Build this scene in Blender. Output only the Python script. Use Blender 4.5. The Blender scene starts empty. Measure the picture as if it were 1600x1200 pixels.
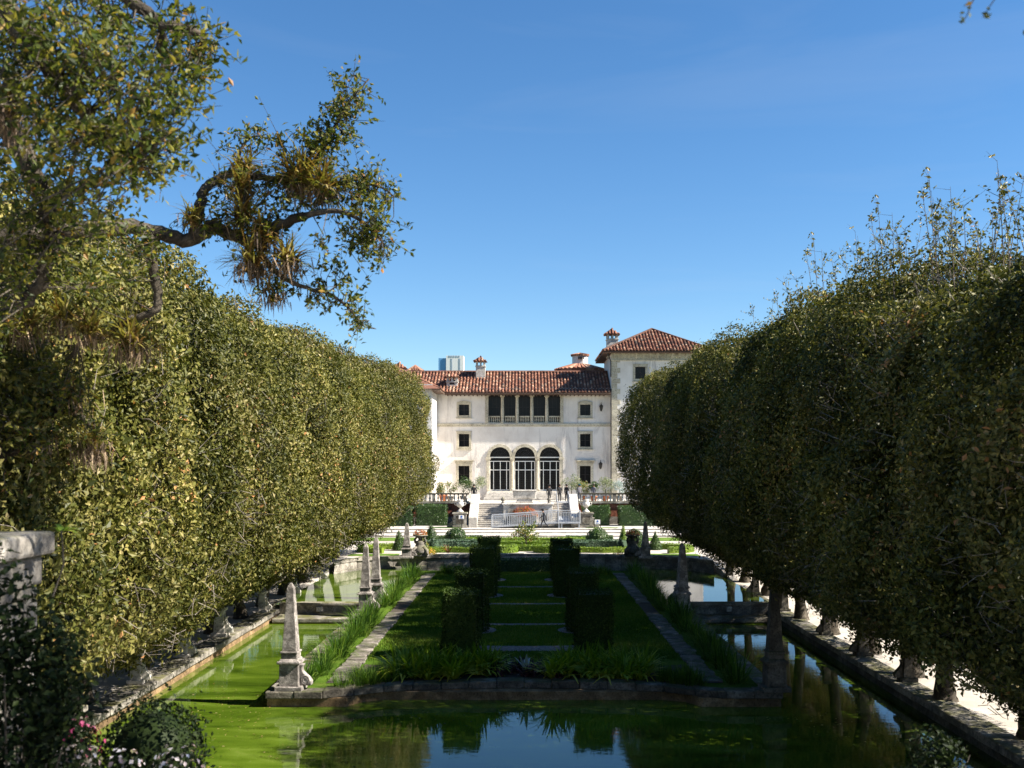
import bpy, bmesh, math, random
import numpy as np
from mathutils import Vector, Matrix

rng = np.random.default_rng(7)
random.seed(7)
scene = bpy.context.scene
COL = scene.collection
R = math.radians

# ------------------------------------------------------------------ camera
EYE = 7.2
cam_d = bpy.data.cameras.new('camera')
cam_d.sensor_width = 36.0
cam_d.lens = 36.0
cam_d.shift_x = -19.0 / 1600.0
cam_d.shift_y = 125.0 / 1600.0
cam_d.clip_start = 0.1
cam_d.clip_end = 12000.0
cam_d.dof.use_dof = True
cam_d.dof.focus_distance = 58.0
cam_d.dof.aperture_fstop = 2.2
cam = bpy.data.objects.new('camera', cam_d)
cam.location = (0, 0, EYE)
cam.rotation_euler = (R(90), 0, 0)
COL.objects.link(cam)
scene.camera = cam

# ------------------------------------------------------------------ sky, sun, exposure
SUN_EL = R(40.0)
SUN_OFF = R(9.5)          # how far the sun stands behind the camera's right hand
sun_dir = Vector((math.cos(SUN_EL) * math.cos(SUN_OFF), -math.cos(SUN_EL) * math.sin(SUN_OFF), math.sin(SUN_EL)))
world = bpy.data.worlds.new('World')
scene.world = world
world.use_nodes = True
wn = world.node_tree.nodes
wl = world.node_tree.links
wn.clear()
sky = wn.new('ShaderNodeTexSky')
sky.sky_type = 'NISHITA'
sky.sun_disc = False
sky.sun_elevation = SUN_EL
sky.sun_rotation = math.atan2(sun_dir.x, sun_dir.y)
sky.altitude = 0.0
sky.air_density = 1.0
sky.dust_density = 0.0
sky.ozone_density = 4.5
bg = wn.new('ShaderNodeBackground')
bg.inputs['Strength'].default_value = 0.054
wo = wn.new('ShaderNodeOutputWorld')
hs = wn.new('ShaderNodeHueSaturation')
hs.inputs['Saturation'].default_value = 1.18
wl.new(sky.outputs[0], hs.inputs['Color'])
# faint wisps of high cloud over the whole sky
wtc = wn.new('ShaderNodeTexCoord')
wmp = wn.new('ShaderNodeMapping'); wmp.inputs['Scale'].default_value = (1.6, 1.6, 11.0); wmp.inputs['Rotation'].default_value = (0.05, 0.12, 0)
wl.new(wtc.outputs['Generated'], wmp.inputs['Vector'])
wns = wn.new('ShaderNodeTexNoise'); wns.inputs['Scale'].default_value = 1.7; wns.inputs['Detail'].default_value = 7; wns.inputs['Roughness'].default_value = 0.55; wns.inputs['Distortion'].default_value = 0.7
wl.new(wmp.outputs[0], wns.inputs['Vector'])
wmr = wn.new('ShaderNodeMapRange'); wmr.inputs['From Min'].default_value = 0.52; wmr.inputs['From Max'].default_value = 0.80; wmr.inputs['To Max'].default_value = 0.06
wl.new(wns.outputs[0], wmr.inputs['Value'])
wmx = wn.new('ShaderNodeMix'); wmx.data_type = 'RGBA'
wl.new(wmr.outputs[0], wmx.inputs[0]); wl.new(hs.outputs[0], wmx.inputs[6]); wmx.inputs[7].default_value = (4.6, 4.9, 5.2, 1)
wl.new(wmx.outputs[2], bg.inputs['Color'])
wl.new(bg.outputs[0], wo.inputs['Surface'])

sun_d = bpy.data.lights.new('sun', 'SUN')
sun_d.energy = 5.0
sun_d.angle = R(0.5)
sun_d.color = (1.0, 0.93, 0.82)
sun = bpy.data.objects.new('sun', sun_d)
sun.rotation_euler = sun_dir.to_track_quat('Z', 'Y').to_euler()
sun.location = (60, -20, 60)
COL.objects.link(sun)

scene.view_settings.view_transform = 'Standard'
scene.view_settings.look = 'None'
scene.view_settings.gamma = 1.0
scene.view_settings.exposure = 1.66
scene.cycles.max_bounces = 8
scene.cycles.transmission_bounces = 4
scene.cycles.transparent_max_bounces = 4
scene.cycles.use_denoising = True

# ------------------------------------------------------------------ small helpers
def W(px, py, D):
    """a point seen at (px, py) in the photograph, D metres in front of the eye"""
    return Vector(((px - 819.0) / 1600.0 * D, D, EYE - (py - 725.0) / 1600.0 * D))

def link(o, parent=None):
    COL.objects.link(o)
    if parent is not None:
        o.parent = parent
    return o

def tag(o, label=None, cat=None, group=None, kind=None):
    if label: o['label'] = label
    if cat: o['category'] = cat
    if group: o['group'] = group
    if kind: o['kind'] = kind
    return o

def empty(name, loc, label=None, cat=None, group=None, rz=0.0):
    o = bpy.data.objects.new(name, None)
    o.location = loc
    o.rotation_euler = (0, 0, rz)
    o.empty_display_size = 0.3
    link(o)
    return tag(o, label, cat, group)

def smooth_mesh(me, angle=None):
    me.polygons.foreach_set('use_smooth', np.ones(len(me.polygons), dtype=bool))

class MB:
    """collects boxes, prisms, lathes and tubes; build() links them as ONE mesh object"""
    def __init__(self):
        self.v = []; self.f = []; self.t = []
    def add(self, verts, faces, tint=None):
        n = len(self.v)
        self.v.extend([tuple(p) for p in verts])
        self.f.extend([tuple(i + n for i in f) for f in faces])
        self.t.extend([random.random() if tint is None else tint] * len(verts))
        return self
    def box(self, x0, x1, y0, y1, z0, z1, tint=None):
        vs = [(x0,y0,z0),(x1,y0,z0),(x1,y1,z0),(x0,y1,z0),(x0,y0,z1),(x1,y0,z1),(x1,y1,z1),(x0,y1,z1)]
        fs = [(0,3,2,1),(4,5,6,7),(0,1,5,4),(1,2,6,5),(2,3,7,6),(3,0,4,7)]
        return self.add(vs, fs, tint)
    def frustum(self, cx, cy, z0, z1, a0, b0, a1, b1, tint=None):
        vs = [(cx-a0,cy-b0,z0),(cx+a0,cy-b0,z0),(cx+a0,cy+b0,z0),(cx-a0,cy+b0,z0),
              (cx-a1,cy-b1,z1),(cx+a1,cy-b1,z1),(cx+a1,cy+b1,z1),(cx-a1,cy+b1,z1)]
        fs = [(0,3,2,1),(4,5,6,7),(0,1,5,4),(1,2,6,5),(2,3,7,6),(3,0,4,7)]
        return self.add(vs, fs, tint)
    def prism_y(self, poly, y0, y1, tint=None):
        """poly: (x, z) outline counter-clockwise seen from -y"""
        n = len(poly)
        vs = [(x, y0, z) for x, z in poly] + [(x, y1, z) for x, z in poly]
        fs = [tuple(range(n)), tuple(reversed(range(n, 2*n)))]
        for i in range(n):
            j = (i + 1) % n
            fs.append((i, i+n, j+n, j))
        return self.add(vs, fs, tint)
    def prism_x(self, poly, x0, x1, tint=None):
        """poly: (y, z)"""
        n = len(poly)
        vs = [(x0, y, z) for y, z in poly] + [(x1, y, z) for y, z in poly]
        fs = [tuple(reversed(range(n))), tuple(range(n, 2*n))]
        for i in range(n):
            j = (i + 1) % n
            fs.append((i, j, j+n, i+n))
        return self.add(vs, fs, tint)
    def prism_z(self, poly, z0, z1, tint=None):
        n = len(poly)
        vs = [(x, y, z0) for x, y in poly] + [(x, y, z1) for x, y in poly]
        fs = [tuple(reversed(range(n))), tuple(range(n, 2*n))]
        for i in range(n):
            j = (i + 1) % n
            fs.append((i, j, j+n, i+n))
        return self.add(vs, fs, tint)
    def lathe(self, cx, cy, prof, seg=12, tint=None):
        vs = []; fs = []
        m = len(prof)
        for r, z in prof:
            for k in range(seg):
                a = 2*math.pi*k/seg
                vs.append((cx + r*math.cos(a), cy + r*math.sin(a), z))
        for i in range(m-1):
            for k in range(seg):
                k2 = (k+1) % seg
                fs.append((i*seg+k, i*seg+k2, (i+1)*seg+k2, (i+1)*seg+k))
        fs.append(tuple(reversed(range(seg))))
        fs.append(tuple((m-1)*seg+k for k in range(seg)))
        return self.add(vs, fs, tint)
    def tube(self, pts, rad, seg=6, tint=None):
        pts = [Vector(p) for p in pts]
        vs = []; fs = []
        n = len(pts)
        prev = None
        for i, p in enumerate(pts):
            d = (pts[min(i+1, n-1)] - pts[max(i-1, 0)])
            if d.length < 1e-6: d = Vector((0,0,1))
            d.normalize()
            if prev is None:
                u = d.orthogonal().normalized()
            else:
                u = (prev - d*prev.dot(d))
                u = u.normalized() if u.length > 1e-5 else d.orthogonal().normalized()
            prev = u
            w = d.cross(u)
            r = rad[i] if isinstance(rad, (list, tuple)) else rad
            for k in range(seg):
                a = 2*math.pi*k/seg
                vs.append(p + u*(r*math.cos(a)) + w*(r*math.sin(a)))
        for i in range(n-1):
            for k in range(seg):
                k2 = (k+1) % seg
                fs.append((i*seg+k, i*seg+k2, (i+1)*seg+k2, (i+1)*seg+k))
        fs.append(tuple(reversed(range(seg))))
        fs.append(tuple((n-1)*seg+k for k in range(seg)))
        return self.add(vs, fs, tint)
    def mesh(self, name, mat, smooth=False, tint=True):
        me = bpy.data.meshes.new(name)
        me.from_pydata(self.v, [], self.f)
        if tint:
            at = me.attributes.new('tint', 'FLOAT', 'POINT')
            at.data.foreach_set('value', np.array(self.t, dtype=np.float32))
        me.materials.append(mat)
        if smooth: smooth_mesh(me)
        me.update()
        return me
    def build(self, name, mat, parent=None, smooth=False, bevel=0.0, loc=None):
        o = bpy.data.objects.new(name, self.mesh(name, mat, smooth))
        if loc is not None: o.location = loc
        link(o, parent)
        if bevel:
            b = o.modifiers.new('bevel', 'BEVEL'); b.width = bevel; b.segments = 2; b.limit_method = 'ANGLE'
        return o

def copy_tree(o, parent=None):
    c = o.copy()
    COL.objects.link(c)
    c.parent = parent
    for ch in list(o.children):
        copy_tree(ch, c)
    return c

def bez(pts, n=6):
    """Catmull-Rom through the points"""
    pts = [Vector(p) for p in pts]
    out = []
    for i in range(len(pts)-1):
        p0 = pts[max(i-1, 0)]; p1 = pts[i]; p2 = pts[i+1]; p3 = pts[min(i+2, len(pts)-1)]
        for k in range(n):
            t = k / n
            out.append(0.5*((2*p1) + (p2-p0)*t + (2*p0-5*p1+4*p2-p3)*t*t + (3*p1-p0-3*p2+p3)*t*t*t))
    out.append(pts[-1])
    return out

ORD = ['first','second','third','fourth','fifth','sixth','seventh','eighth','ninth','tenth','eleventh','twelfth','thirteenth','fourteenth','fifteenth','sixteenth']

# ------------------------------------------------------------------ materials
def new_mat(name):
    m = bpy.data.materials.new(name)
    m.use_nodes = True
    nt = m.node_tree
    for n in list(nt.nodes):
        nt.nodes.remove(n)
    out = nt.nodes.new('ShaderNodeOutputMaterial')
    b = nt.nodes.new('ShaderNodeBsdfPrincipled')
    nt.links.new(b.outputs[0], out.inputs['Surface'])
    return m, nt, b, out

def ramp(nt, src, stops, interp='LINEAR'):
    r = nt.nodes.new('ShaderNodeValToRGB')
    r.color_ramp.interpolation = interp
    el = r.color_ramp.elements
    el[0].position = stops[0][0]; el[0].color = (*stops[0][1], 1)
    el[1].position = stops[-1][0]; el[1].color = (*stops[-1][1], 1)
    for p, c in stops[1:-1]:
        e = el.new(p); e.color = (*c, 1)
    nt.links.new(src, r.inputs[0])
    return r.outputs[0]

def pos(nt, scale=(1,1,1)):
    g = nt.nodes.new('ShaderNodeNewGeometry')
    m = nt.nodes.new('ShaderNodeMapping')
    m.inputs['Scale'].default_value = scale
    nt.links.new(g.outputs['Position'], m.inputs['Vector'])
    return m.outputs[0]

def noise(nt, vec, scale, detail=4, rough=0.55, dist=0.0):
    n = nt.nodes.new('ShaderNodeTexNoise')
    n.inputs['Scale'].default_value = scale
    n.inputs['Detail'].default_value = detail
    n.inputs['Roughness'].default_value = rough
    n.inputs['Distortion'].default_value = dist
    nt.links.new(vec, n.inputs['Vector'])
    return n.outputs[0]

def mixc(nt, fac, a, b, mode='MIX'):
    m = nt.nodes.new('ShaderNodeMix')
    m.data_type = 'RGBA'; m.blend_type = mode
    for sock, val in ((m.inputs[0], fac), (m.inputs[6], a), (m.inputs[7], b)):
        if isinstance(val, (int, float)): sock.default_value = val
        elif isinstance(val, tuple): sock.default_value = (*val, 1)
        else: nt.links.new(val, sock)
    return m.outputs[2]

def bump(nt, b, h, strength=0.4, dist=0.02):
    n = nt.nodes.new('ShaderNodeBump')
    n.inputs['Strength'].default_value = strength
    n.inputs['Distance'].default_value = dist
    nt.links.new(h, n.inputs['Height'])
    nt.links.new(n.outputs[0], b.inputs['Normal'])

def attr(nt, name='tint'):
    a = nt.nodes.new('ShaderNodeAttribute')
    a.attribute_name = name
    return a.outputs['Fac']

def mat_stone(name, light, mid, dark, scale=2.5, rough=0.9, moss=None, b=0.5, stain=(0.42, 0.60)):
    m, nt, bs, out = new_mat(name)
    p = pos(nt)
    n1 = noise(nt, p, scale, 8, 0.65)
    n2 = noise(nt, p, scale*7, 6, 0.6)
    c = ramp(nt, n1, [(0.30, dark), (0.48, mid), (0.66, light)])
    st = noise(nt, p, scale*0.55, 7, 0.7, 0.4)
    f = ramp(nt, st, [(stain[0], (1,1,1)), (stain[1], (0,0,0))])
    c = mixc(nt, f, c, tuple(x*0.45 for x in mid))
    pit = ramp(nt, n2, [(0.36, (0.35,0.35,0.35)), (0.5, (1,1,1))])
    c = mixc(nt, 0.75, c, pit, 'MULTIPLY')
    if moss:
        g = nt.nodes.new('ShaderNodeNewGeometry')
        sx = nt.nodes.new('ShaderNodeSeparateXYZ')
        nt.links.new(g.outputs['Normal'], sx.inputs[0])
        mm = nt.nodes.new('ShaderNodeMath'); mm.operation = 'MULTIPLY'
        nt.links.new(sx.outputs['Z'], mm.inputs[0])
        nt.links.new(ramp(nt, noise(nt, p, 1.3, 6, 0.7), [(0.42, (0,0,0)), (0.60, (0.9,0.9,0.9))]), mm.inputs[1])
        mm.use_clamp = True
        c = mixc(nt, mm.outputs[0], c, moss)
    t = ramp(nt, attr(nt), [(0.0, (0.78,0.78,0.78)), (1.0, (1.0,1.0,1.0))])
    c = mixc(nt, 1.0, c, t, 'MULTIPLY')
    nt.links.new(c, bs.inputs['Base Color'])
    bs.inputs['Roughness'].default_value = rough
    bs.inputs['Specular IOR Level'].default_value = 0.2
    h = mixc(nt, 0.5, n1, n2)
    bump(nt, bs, h, b, 0.05)
    return m

def mat_plain(name, col, rough=0.6, metal=0.0, var=0.15, scale=6.0, b=0.15, spec=0.4):
    m, nt, bs, out = new_mat(name)
    p = pos(nt)
    n = noise(nt, p, scale, 5, 0.6)
    c = ramp(nt, n, [(0.3, tuple(x*(1-var) for x in col)), (0.7, tuple(min(1, x*(1+var)) for x in col))])
    nt.links.new(c, bs.inputs['Base Color'])
    bs.inputs['Roughness'].default_value = rough
    bs.inputs['Metallic'].default_value = metal
    bs.inputs['Specular IOR Level'].default_value = spec
    if b: bump(nt, bs, n, b, 0.01)
    return m

def mat_leaf(name, stops, rough=0.45, transl=0.30, spec=0.5, patch=0.0):
    m, nt, bs, out = new_mat(name)
    c = ramp(nt, attr(nt), stops)
    if patch:
        n = noise(nt, pos(nt), 0.35, 3, 0.5)
        f = ramp(nt, n, [(0.40, (1-patch,)*3), (0.62, (1+patch*0.6, 1+patch*0.5, 1+patch*0.3))])
        c = mixc(nt, 1.0, c, f, 'MULTIPLY')
    nt.links.new(c, bs.inputs['Base Color'])
    bs.inputs['Roughness'].default_value = rough
    bs.inputs['Specular IOR Level'].default_value = spec
    tr = nt.nodes.new('ShaderNodeBsdfTranslucent')
    c2 = mixc(nt, 1.0, c, (1.15, 1.25, 0.55), 'MULTIPLY')
    nt.links.new(c2, tr.inputs['Color'])
    mx = nt.nodes.new('ShaderNodeMixShader')
    mx.inputs[0].default_value = transl
    nt.links.new(bs.outputs[0], mx.inputs[1])
    nt.links.new(tr.outputs[0], mx.inputs[2])
    nt.links.new(mx.outputs[0], out.inputs['Surface'])
    return m

M = {}
M['coral'] = mat_stone('coral_stone', (0.50,0.46,0.40), (0.33,0.30,0.26), (0.13,0.12,0.10), 2.2, moss=(0.10,0.10,0.025), b=0.7)
M['obelisk'] = mat_stone('obelisk_stone', (0.52,0.47,0.43), (0.36,0.325,0.295), (0.10,0.09,0.08), 4.5, b=1.0, stain=(0.44,0.56))
M['dark_shaded_coral'] = mat_stone('dark_shaded_coral_stone', (0.30,0.27,0.22), (0.17,0.15,0.12), (0.05,0.045,0.035), 2.0, moss=(0.06,0.07,0.02), b=0.9)  # dark mossy stone; on shaded copies the shade is put into the colour
M['pale_stone'] = mat_stone('pale_step_stone', (0.68,0.64,0.58), (0.58,0.54,0.48), (0.38,0.35,0.31), 1.6, b=0.3, stain=(0.30,0.44))
M['brick_red'] = mat_stone('red_brick', (0.42,0.16,0.09), (0.34,0.12,0.07), (0.20,0.08,0.05), 5.0, b=0.4)
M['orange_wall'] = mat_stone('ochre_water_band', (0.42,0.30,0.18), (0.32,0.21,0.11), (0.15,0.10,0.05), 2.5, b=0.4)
M['trim'] = mat_stone('facade_trim_stone', (0.62,0.56,0.43), (0.52,0.47,0.36), (0.36,0.32,0.25), 1.4, b=0.25, stain=(0.26,0.40))
M['path_stone'] = mat_stone('path_slab_stone', (0.42,0.37,0.33), (0.30,0.26,0.23), (0.14,0.12,0.10), 2.8, moss=(0.07,0.08,0.03), b=0.6)

def mat_stucco():
    m, nt, bs, out = new_mat('white_stucco')
    p = pos(nt)
    n1 = noise(nt, p, 0.35, 6, 0.65)
    n2 = noise(nt, p, 9.0, 6, 0.6)
    c = ramp(nt, n1, [(0.30, (0.56,0.51,0.46)), (0.5, (0.66,0.62,0.57)), (0.7, (0.71,0.67,0.62))])
    st = noise(nt, pos(nt, (1.6,1.6,0.22)), 0.9, 8, 0.75, 0.6)
    f = ramp(nt, st, [(0.34, (0.85,0.85,0.85)), (0.47, (0,0,0))])
    c = mixc(nt, f, c, (0.40,0.37,0.35))
    nt.links.new(c, bs.inputs['Base Color'])
    bs.inputs['Roughness'].default_value = 0.95
    bs.inputs['Specular IOR Level'].default_value = 0.1
    bump(nt, bs, n2, 0.6, 0.05)
    return m
M['stucco'] = mat_stucco()

def mat_tile():
    m, nt, bs, out = new_mat('terracotta_tile')
    c = ramp(nt, attr(nt), [(0.0, (0.10,0.055,0.042)), (0.35, (0.23,0.10,0.065)), (0.65, (0.31,0.155,0.10)), (0.85,(0.44,0.29,0.20)), (1.0, (0.12,0.09,0.075))])
    n = noise(nt, pos(nt), 1.6, 6, 0.7)
    f = ramp(nt, n, [(0.38, (0.35,0.32,0.30)), (0.56, (1,1,1))])
    c = mixc(nt, 0.7, c, f, 'MULTIPLY')
    nt.links.new(c, bs.inputs['Base Color'])
    bs.inputs['Roughness'].default_value = 0.85
    bs.inputs['Specular IOR Level'].default_value = 0.2
    return m
M['tile'] = mat_tile()
M['deck'] = mat_plain('roof_underlay', (0.16,0.07,0.045), 0.9)
M['soffit'] = mat_plain('eave_timber', (0.10,0.06,0.04), 0.8)
M['white_paint'] = mat_plain('white_paint', (0.72,0.71,0.68), 0.5, var=0.06)
M['dark_pane'] = mat_plain('dark_glass', (0.010,0.009,0.009), 0.22, var=0.3, scale=0.8, b=0.0, spec=0.22)
M['bars_and_shade'] = mat_plain('dark_bars_and_shade', (0.020,0.014,0.012), 0.6, var=0.3)  # window bars; also stands in for shade in rooms and vent
M['bronze'] = mat_plain('dark_bronze', (0.03,0.028,0.026), 0.5, 0.3)
M['metal'] = mat_plain('galvanised_metal', (0.38,0.40,0.43), 0.45, 0.3, 0.08)
M['bark'] = mat_stone('oak_bark', (0.22,0.185,0.145), (0.115,0.095,0.07), (0.04,0.033,0.025), 6.0, b=1.0)
M['twig'] = mat_stone('pale_twig', (0.42,0.37,0.31), (0.30,0.26,0.21), (0.16,0.13,0.10), 6.0, b=0.2)
M['terracotta'] = mat_plain('terracotta_pot', (0.45,0.16,0.07), 0.8)
M['black_cloth'] = mat_plain('black_cloth', (0.012,0.012,0.014), 0.9)
M['soil'] = mat_plain('garden_soil', (0.045,0.035,0.025), 1.0, var=0.4, scale=9, b=0.6)
M['blue_print'] = mat_plain('blue_print', (0.03,0.10,0.35), 0.6)
M['rust_statue'] = mat_plain('red_flower_metal', (0.42,0.05,0.03), 0.6)

OAK = [(0.0, (0.022,0.030,0.005)), (0.3, (0.072,0.080,0.013)), (0.6, (0.158,0.150,0.036)), (0.85, (0.27,0.235,0.080)), (0.96, (0.38,0.30,0.16)), (1.0, (0.40,0.20,0.08))]
M['hedge_leaf'] = mat_leaf('clipped_oak_leaf', OAK, 0.5, 0.18, 0.2, patch=0.3)
M['oak_leaf'] = mat_leaf('overhanging_oak_leaf', [(0.0, (0.014,0.026,0.005)), (0.4, (0.055,0.075,0.010)), (0.75, (0.13,0.135,0.018)), (0.95, (0.24,0.20,0.035)), (1.0, (0.34,0.16,0.04))], 0.5, 0.38, 0.25)
M['box_leaf'] = mat_leaf('dark_box_leaf', [(0.0, (0.012,0.026,0.004)), (0.5, (0.036,0.065,0.010)), (1.0, (0.085,0.125,0.02))], 0.6, 0.2, 0.15)
M['lime_leaf'] = mat_leaf('bright_box_leaf', [(0.0, (0.06,0.11,0.008)), (0.5, (0.14,0.22,0.014)), (1.0, (0.24,0.32,0.03))], 0.5, 0.3)
M['topiary_leaf'] = mat_leaf('topiary_leaf', [(0.0, (0.018,0.045,0.010)), (0.5, (0.04,0.085,0.018)), (1.0, (0.09,0.14,0.03))], 0.4, 0.25)
M['blue_leaf'] = mat_leaf('grey_green_leaf', [(0.0, (0.03,0.06,0.035)), (0.5, (0.06,0.11,0.06)), (1.0, (0.11,0.17,0.10))], 0.5, 0.2)
M['olive_leaf'] = mat_leaf('silver_olive_leaf', [(0.0, (0.10,0.13,0.06)), (0.5, (0.20,0.23,0.12)), (1.0, (0.34,0.36,0.22))], 0.5, 0.25)
M['citrus_leaf'] = mat_leaf('terrace_plant_leaf', [(0.0, (0.04,0.08,0.015)), (0.5, (0.13,0.17,0.03)), (0.85, (0.24,0.24,0.05)), (1.0, (0.42,0.22,0.05))], 0.45, 0.3)
M['strap'] = mat_leaf('strap_leaf', [(0.0, (0.08,0.16,0.010)), (0.4, (0.22,0.31,0.02)), (0.8, (0.38,0.43,0.04)), (1.0, (0.52,0.50,0.08))], 0.5, 0.35, 0.2)
M['iris'] = mat_leaf('iris_blade', [(0.0, (0.016,0.045,0.006)), (0.5, (0.055,0.12,0.012)), (1.0, (0.14,0.21,0.03))], 0.6, 0.35, 0.15)
M['purple'] = mat_leaf('dark_purple_leaf', [(0.0, (0.02,0.012,0.016)), (0.5, (0.06,0.024,0.04)), (0.85, (0.18,0.06,0.09)), (1.0, (0.45,0.26,0.30))], 0.4, 0.2)
M['silver_leaf'] = mat_leaf('silver_blue_leaf', [(0.0, (0.20,0.26,0.27)), (1.0, (0.48,0.55,0.58))], 0.5, 0.2)
M['brome'] = mat_leaf('bromeliad_leaf', [(0.0, (0.07,0.042,0.015)), (0.35, (0.24,0.14,0.045)), (0.5, (0.12,0.11,0.025)), (0.8, (0.24,0.21,0.045)), (1.0, (0.40,0.33,0.13))], 0.5, 0.3, 0.3)
M['dry'] = mat_leaf('dry_root_fibre', [(0.0, (0.07,0.045,0.028)), (0.6, (0.19,0.13,0.08)), (1.0, (0.34,0.25,0.16))], 0.8, 0.1)
M['ivy'] = mat_leaf('shaded_ivy_leaf', [(0.0, (0.004,0.008,0.003)), (0.6, (0.012,0.022,0.006)), (1.0, (0.028,0.042,0.010))], 0.6, 0.15, 0.12)  # leaf colour lowered to stand in for shade on the foreground
M['pink'] = mat_leaf('pink_flower', [(0.0, (0.35,0.03,0.11)), (0.7, (0.55,0.07,0.20)), (1.0, (0.7,0.25,0.35))], 0.6, 0.3)
M['pale_flower'] = mat_leaf('pale_flower', [(0.0, (0.45,0.30,0.33)), (0.6, (0.66,0.58,0.56)), (1.0, (0.62,0.62,0.72))], 0.6, 0.3)
M['red_flower'] = mat_leaf('red_orange_flower', [(0.0, (0.16,0.10,0.03)), (0.4, (0.40,0.07,0.02)), (0.8, (0.5,0.16,0.04)), (1.0, (0.24,0.26,0.04))], 0.6, 0.3)
M['yellow_flower'] = mat_leaf('yellow_flower', [(0.0, (0.35,0.30,0.03)), (0.6, (0.60,0.45,0.05)), (1.0, (0.55,0.20,0.05))], 0.6, 0.3)
M['lawn_blade'] = mat_leaf('lawn_blade', [(0.0, (0.045,0.095,0.008)), (0.6, (0.095,0.165,0.015)), (1.0, (0.17,0.20,0.035))], 0.7, 0.3, 0.1)

def mat_lawn(name, a, b_, c_):
    m, nt, bs, out = new_mat(name)
    p = pos(nt)
    n1 = noise(nt, p, 0.8, 6, 0.65)
    n2 = noise(nt, p, 22.0, 4, 0.6)
    c = ramp(nt, n1, [(0.32, a), (0.5, b_), (0.7, c_)])
    c = mixc(nt, 0.6, c, ramp(nt, n2, [(0.3, (0.45,0.45,0.45)), (0.65, (1.2,1.2,1.1))]), 'MULTIPLY')
    nt.links.new(c, bs.inputs['Base Color'])
    bs.inputs['Roughness'].default_value = 1.0
    bs.inputs['Specular IOR Level'].default_value = 0.05
    bump(nt, bs, n2, 0.8, 0.05)
    return m
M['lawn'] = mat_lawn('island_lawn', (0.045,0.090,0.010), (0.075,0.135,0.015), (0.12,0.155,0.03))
M['lawn_sun'] = mat_lawn('sunlit_lawn', (0.07,0.13,0.02), (0.10,0.17,0.03), (0.15,0.20,0.05))  # lighter copy of the lawn: sunlight put into the colour

def mat_ground():
    m, nt, bs, out = new_mat('gravel_ground')
    p = pos(nt)
    n1 = noise(nt, p, 0.5, 6, 0.6)
    n2 = noise(nt, p, 30.0, 4, 0.7)
    g = ramp(nt, n1, [(0.3, (0.33,0.29,0.25)), (0.5, (0.44,0.40,0.35)), (0.7, (0.52,0.48,0.43))])
    g = mixc(nt, 0.5, g, ramp(nt, n2, [(0.35, (0.55,0.55,0.55)), (0.6, (1.05,1.05,1.05))]), 'MULTIPLY')
    sx = nt.nodes.new('ShaderNodeSeparateXYZ')
    nt.links.new(p, sx.inputs[0])
    ab = nt.nodes.new('ShaderNodeMath'); ab.operation = 'ABSOLUTE'
    nt.links.new(sx.outputs['X'], ab.inputs[0])
    ad = nt.nodes.new('ShaderNodeMath'); ad.operation = 'ADD'
    nt.links.new(ab.outputs[0], ad.inputs[0])
    mu = nt.nodes.new('ShaderNodeMath'); mu.operation = 'MULTIPLY'; mu.inputs[1].default_value = 3.0
    nt.links.new(n1, mu.inputs[0]); nt.links.new(mu.outputs[0], ad.inputs[1])
    mr = nt.nodes.new('ShaderNodeMapRange')
    mr.inputs['From Min'].default_value = 24.0; mr.inputs['From Max'].default_value = 26.0
    nt.links.new(ad.outputs[0], mr.inputs['Value'])
    c = mixc(nt, mr.outputs[0], g, (0.05,0.075,0.02))
    nt.links.new(c, bs.inputs['Base Color'])
    bs.inputs['Roughness'].default_value = 1.0
    bs.inputs['Specular IOR Level'].default_value = 0.1
    bump(nt, bs, n2, 0.5, 0.03)
    return m
M['ground'] = mat_ground()

def mat_water():
    m, nt, bs, out = new_mat('algae_green_water')
    p = pos(nt)
    sw = noise(nt, pos(nt, (0.35, 0.9, 1)), 0.55, 6, 0.6, 1.8)
    c = ramp(nt, sw, [(0.30, (0.018,0.036,0.003)), (0.44, (0.048,0.085,0.006)), (0.56, (0.075,0.120,0.010)), (0.66, (0.10,0.150,0.018)), (0.76, (0.17,0.185,0.05))])
    sp = noise(nt, p, 7.0, 3, 0.5)
    c = mixc(nt, ramp(nt, sp, [(0.68, (0,0,0)), (0.74, (0.35,0.35,0.35))]), c, (0.20,0.22,0.08))
    nt.links.new(c, bs.inputs['Base Color'])
    bs.inputs['Roughness'].default_value = 0.035
    bs.inputs['IOR'].default_value = 1.55
    w1 = noise(nt, pos(nt, (1.0, 2.2, 1)), 1.6, 3, 0.5, 0.6)
    bump(nt, bs, w1, 0.10, 0.02)
    return m
M['water'] = mat_water()

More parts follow.
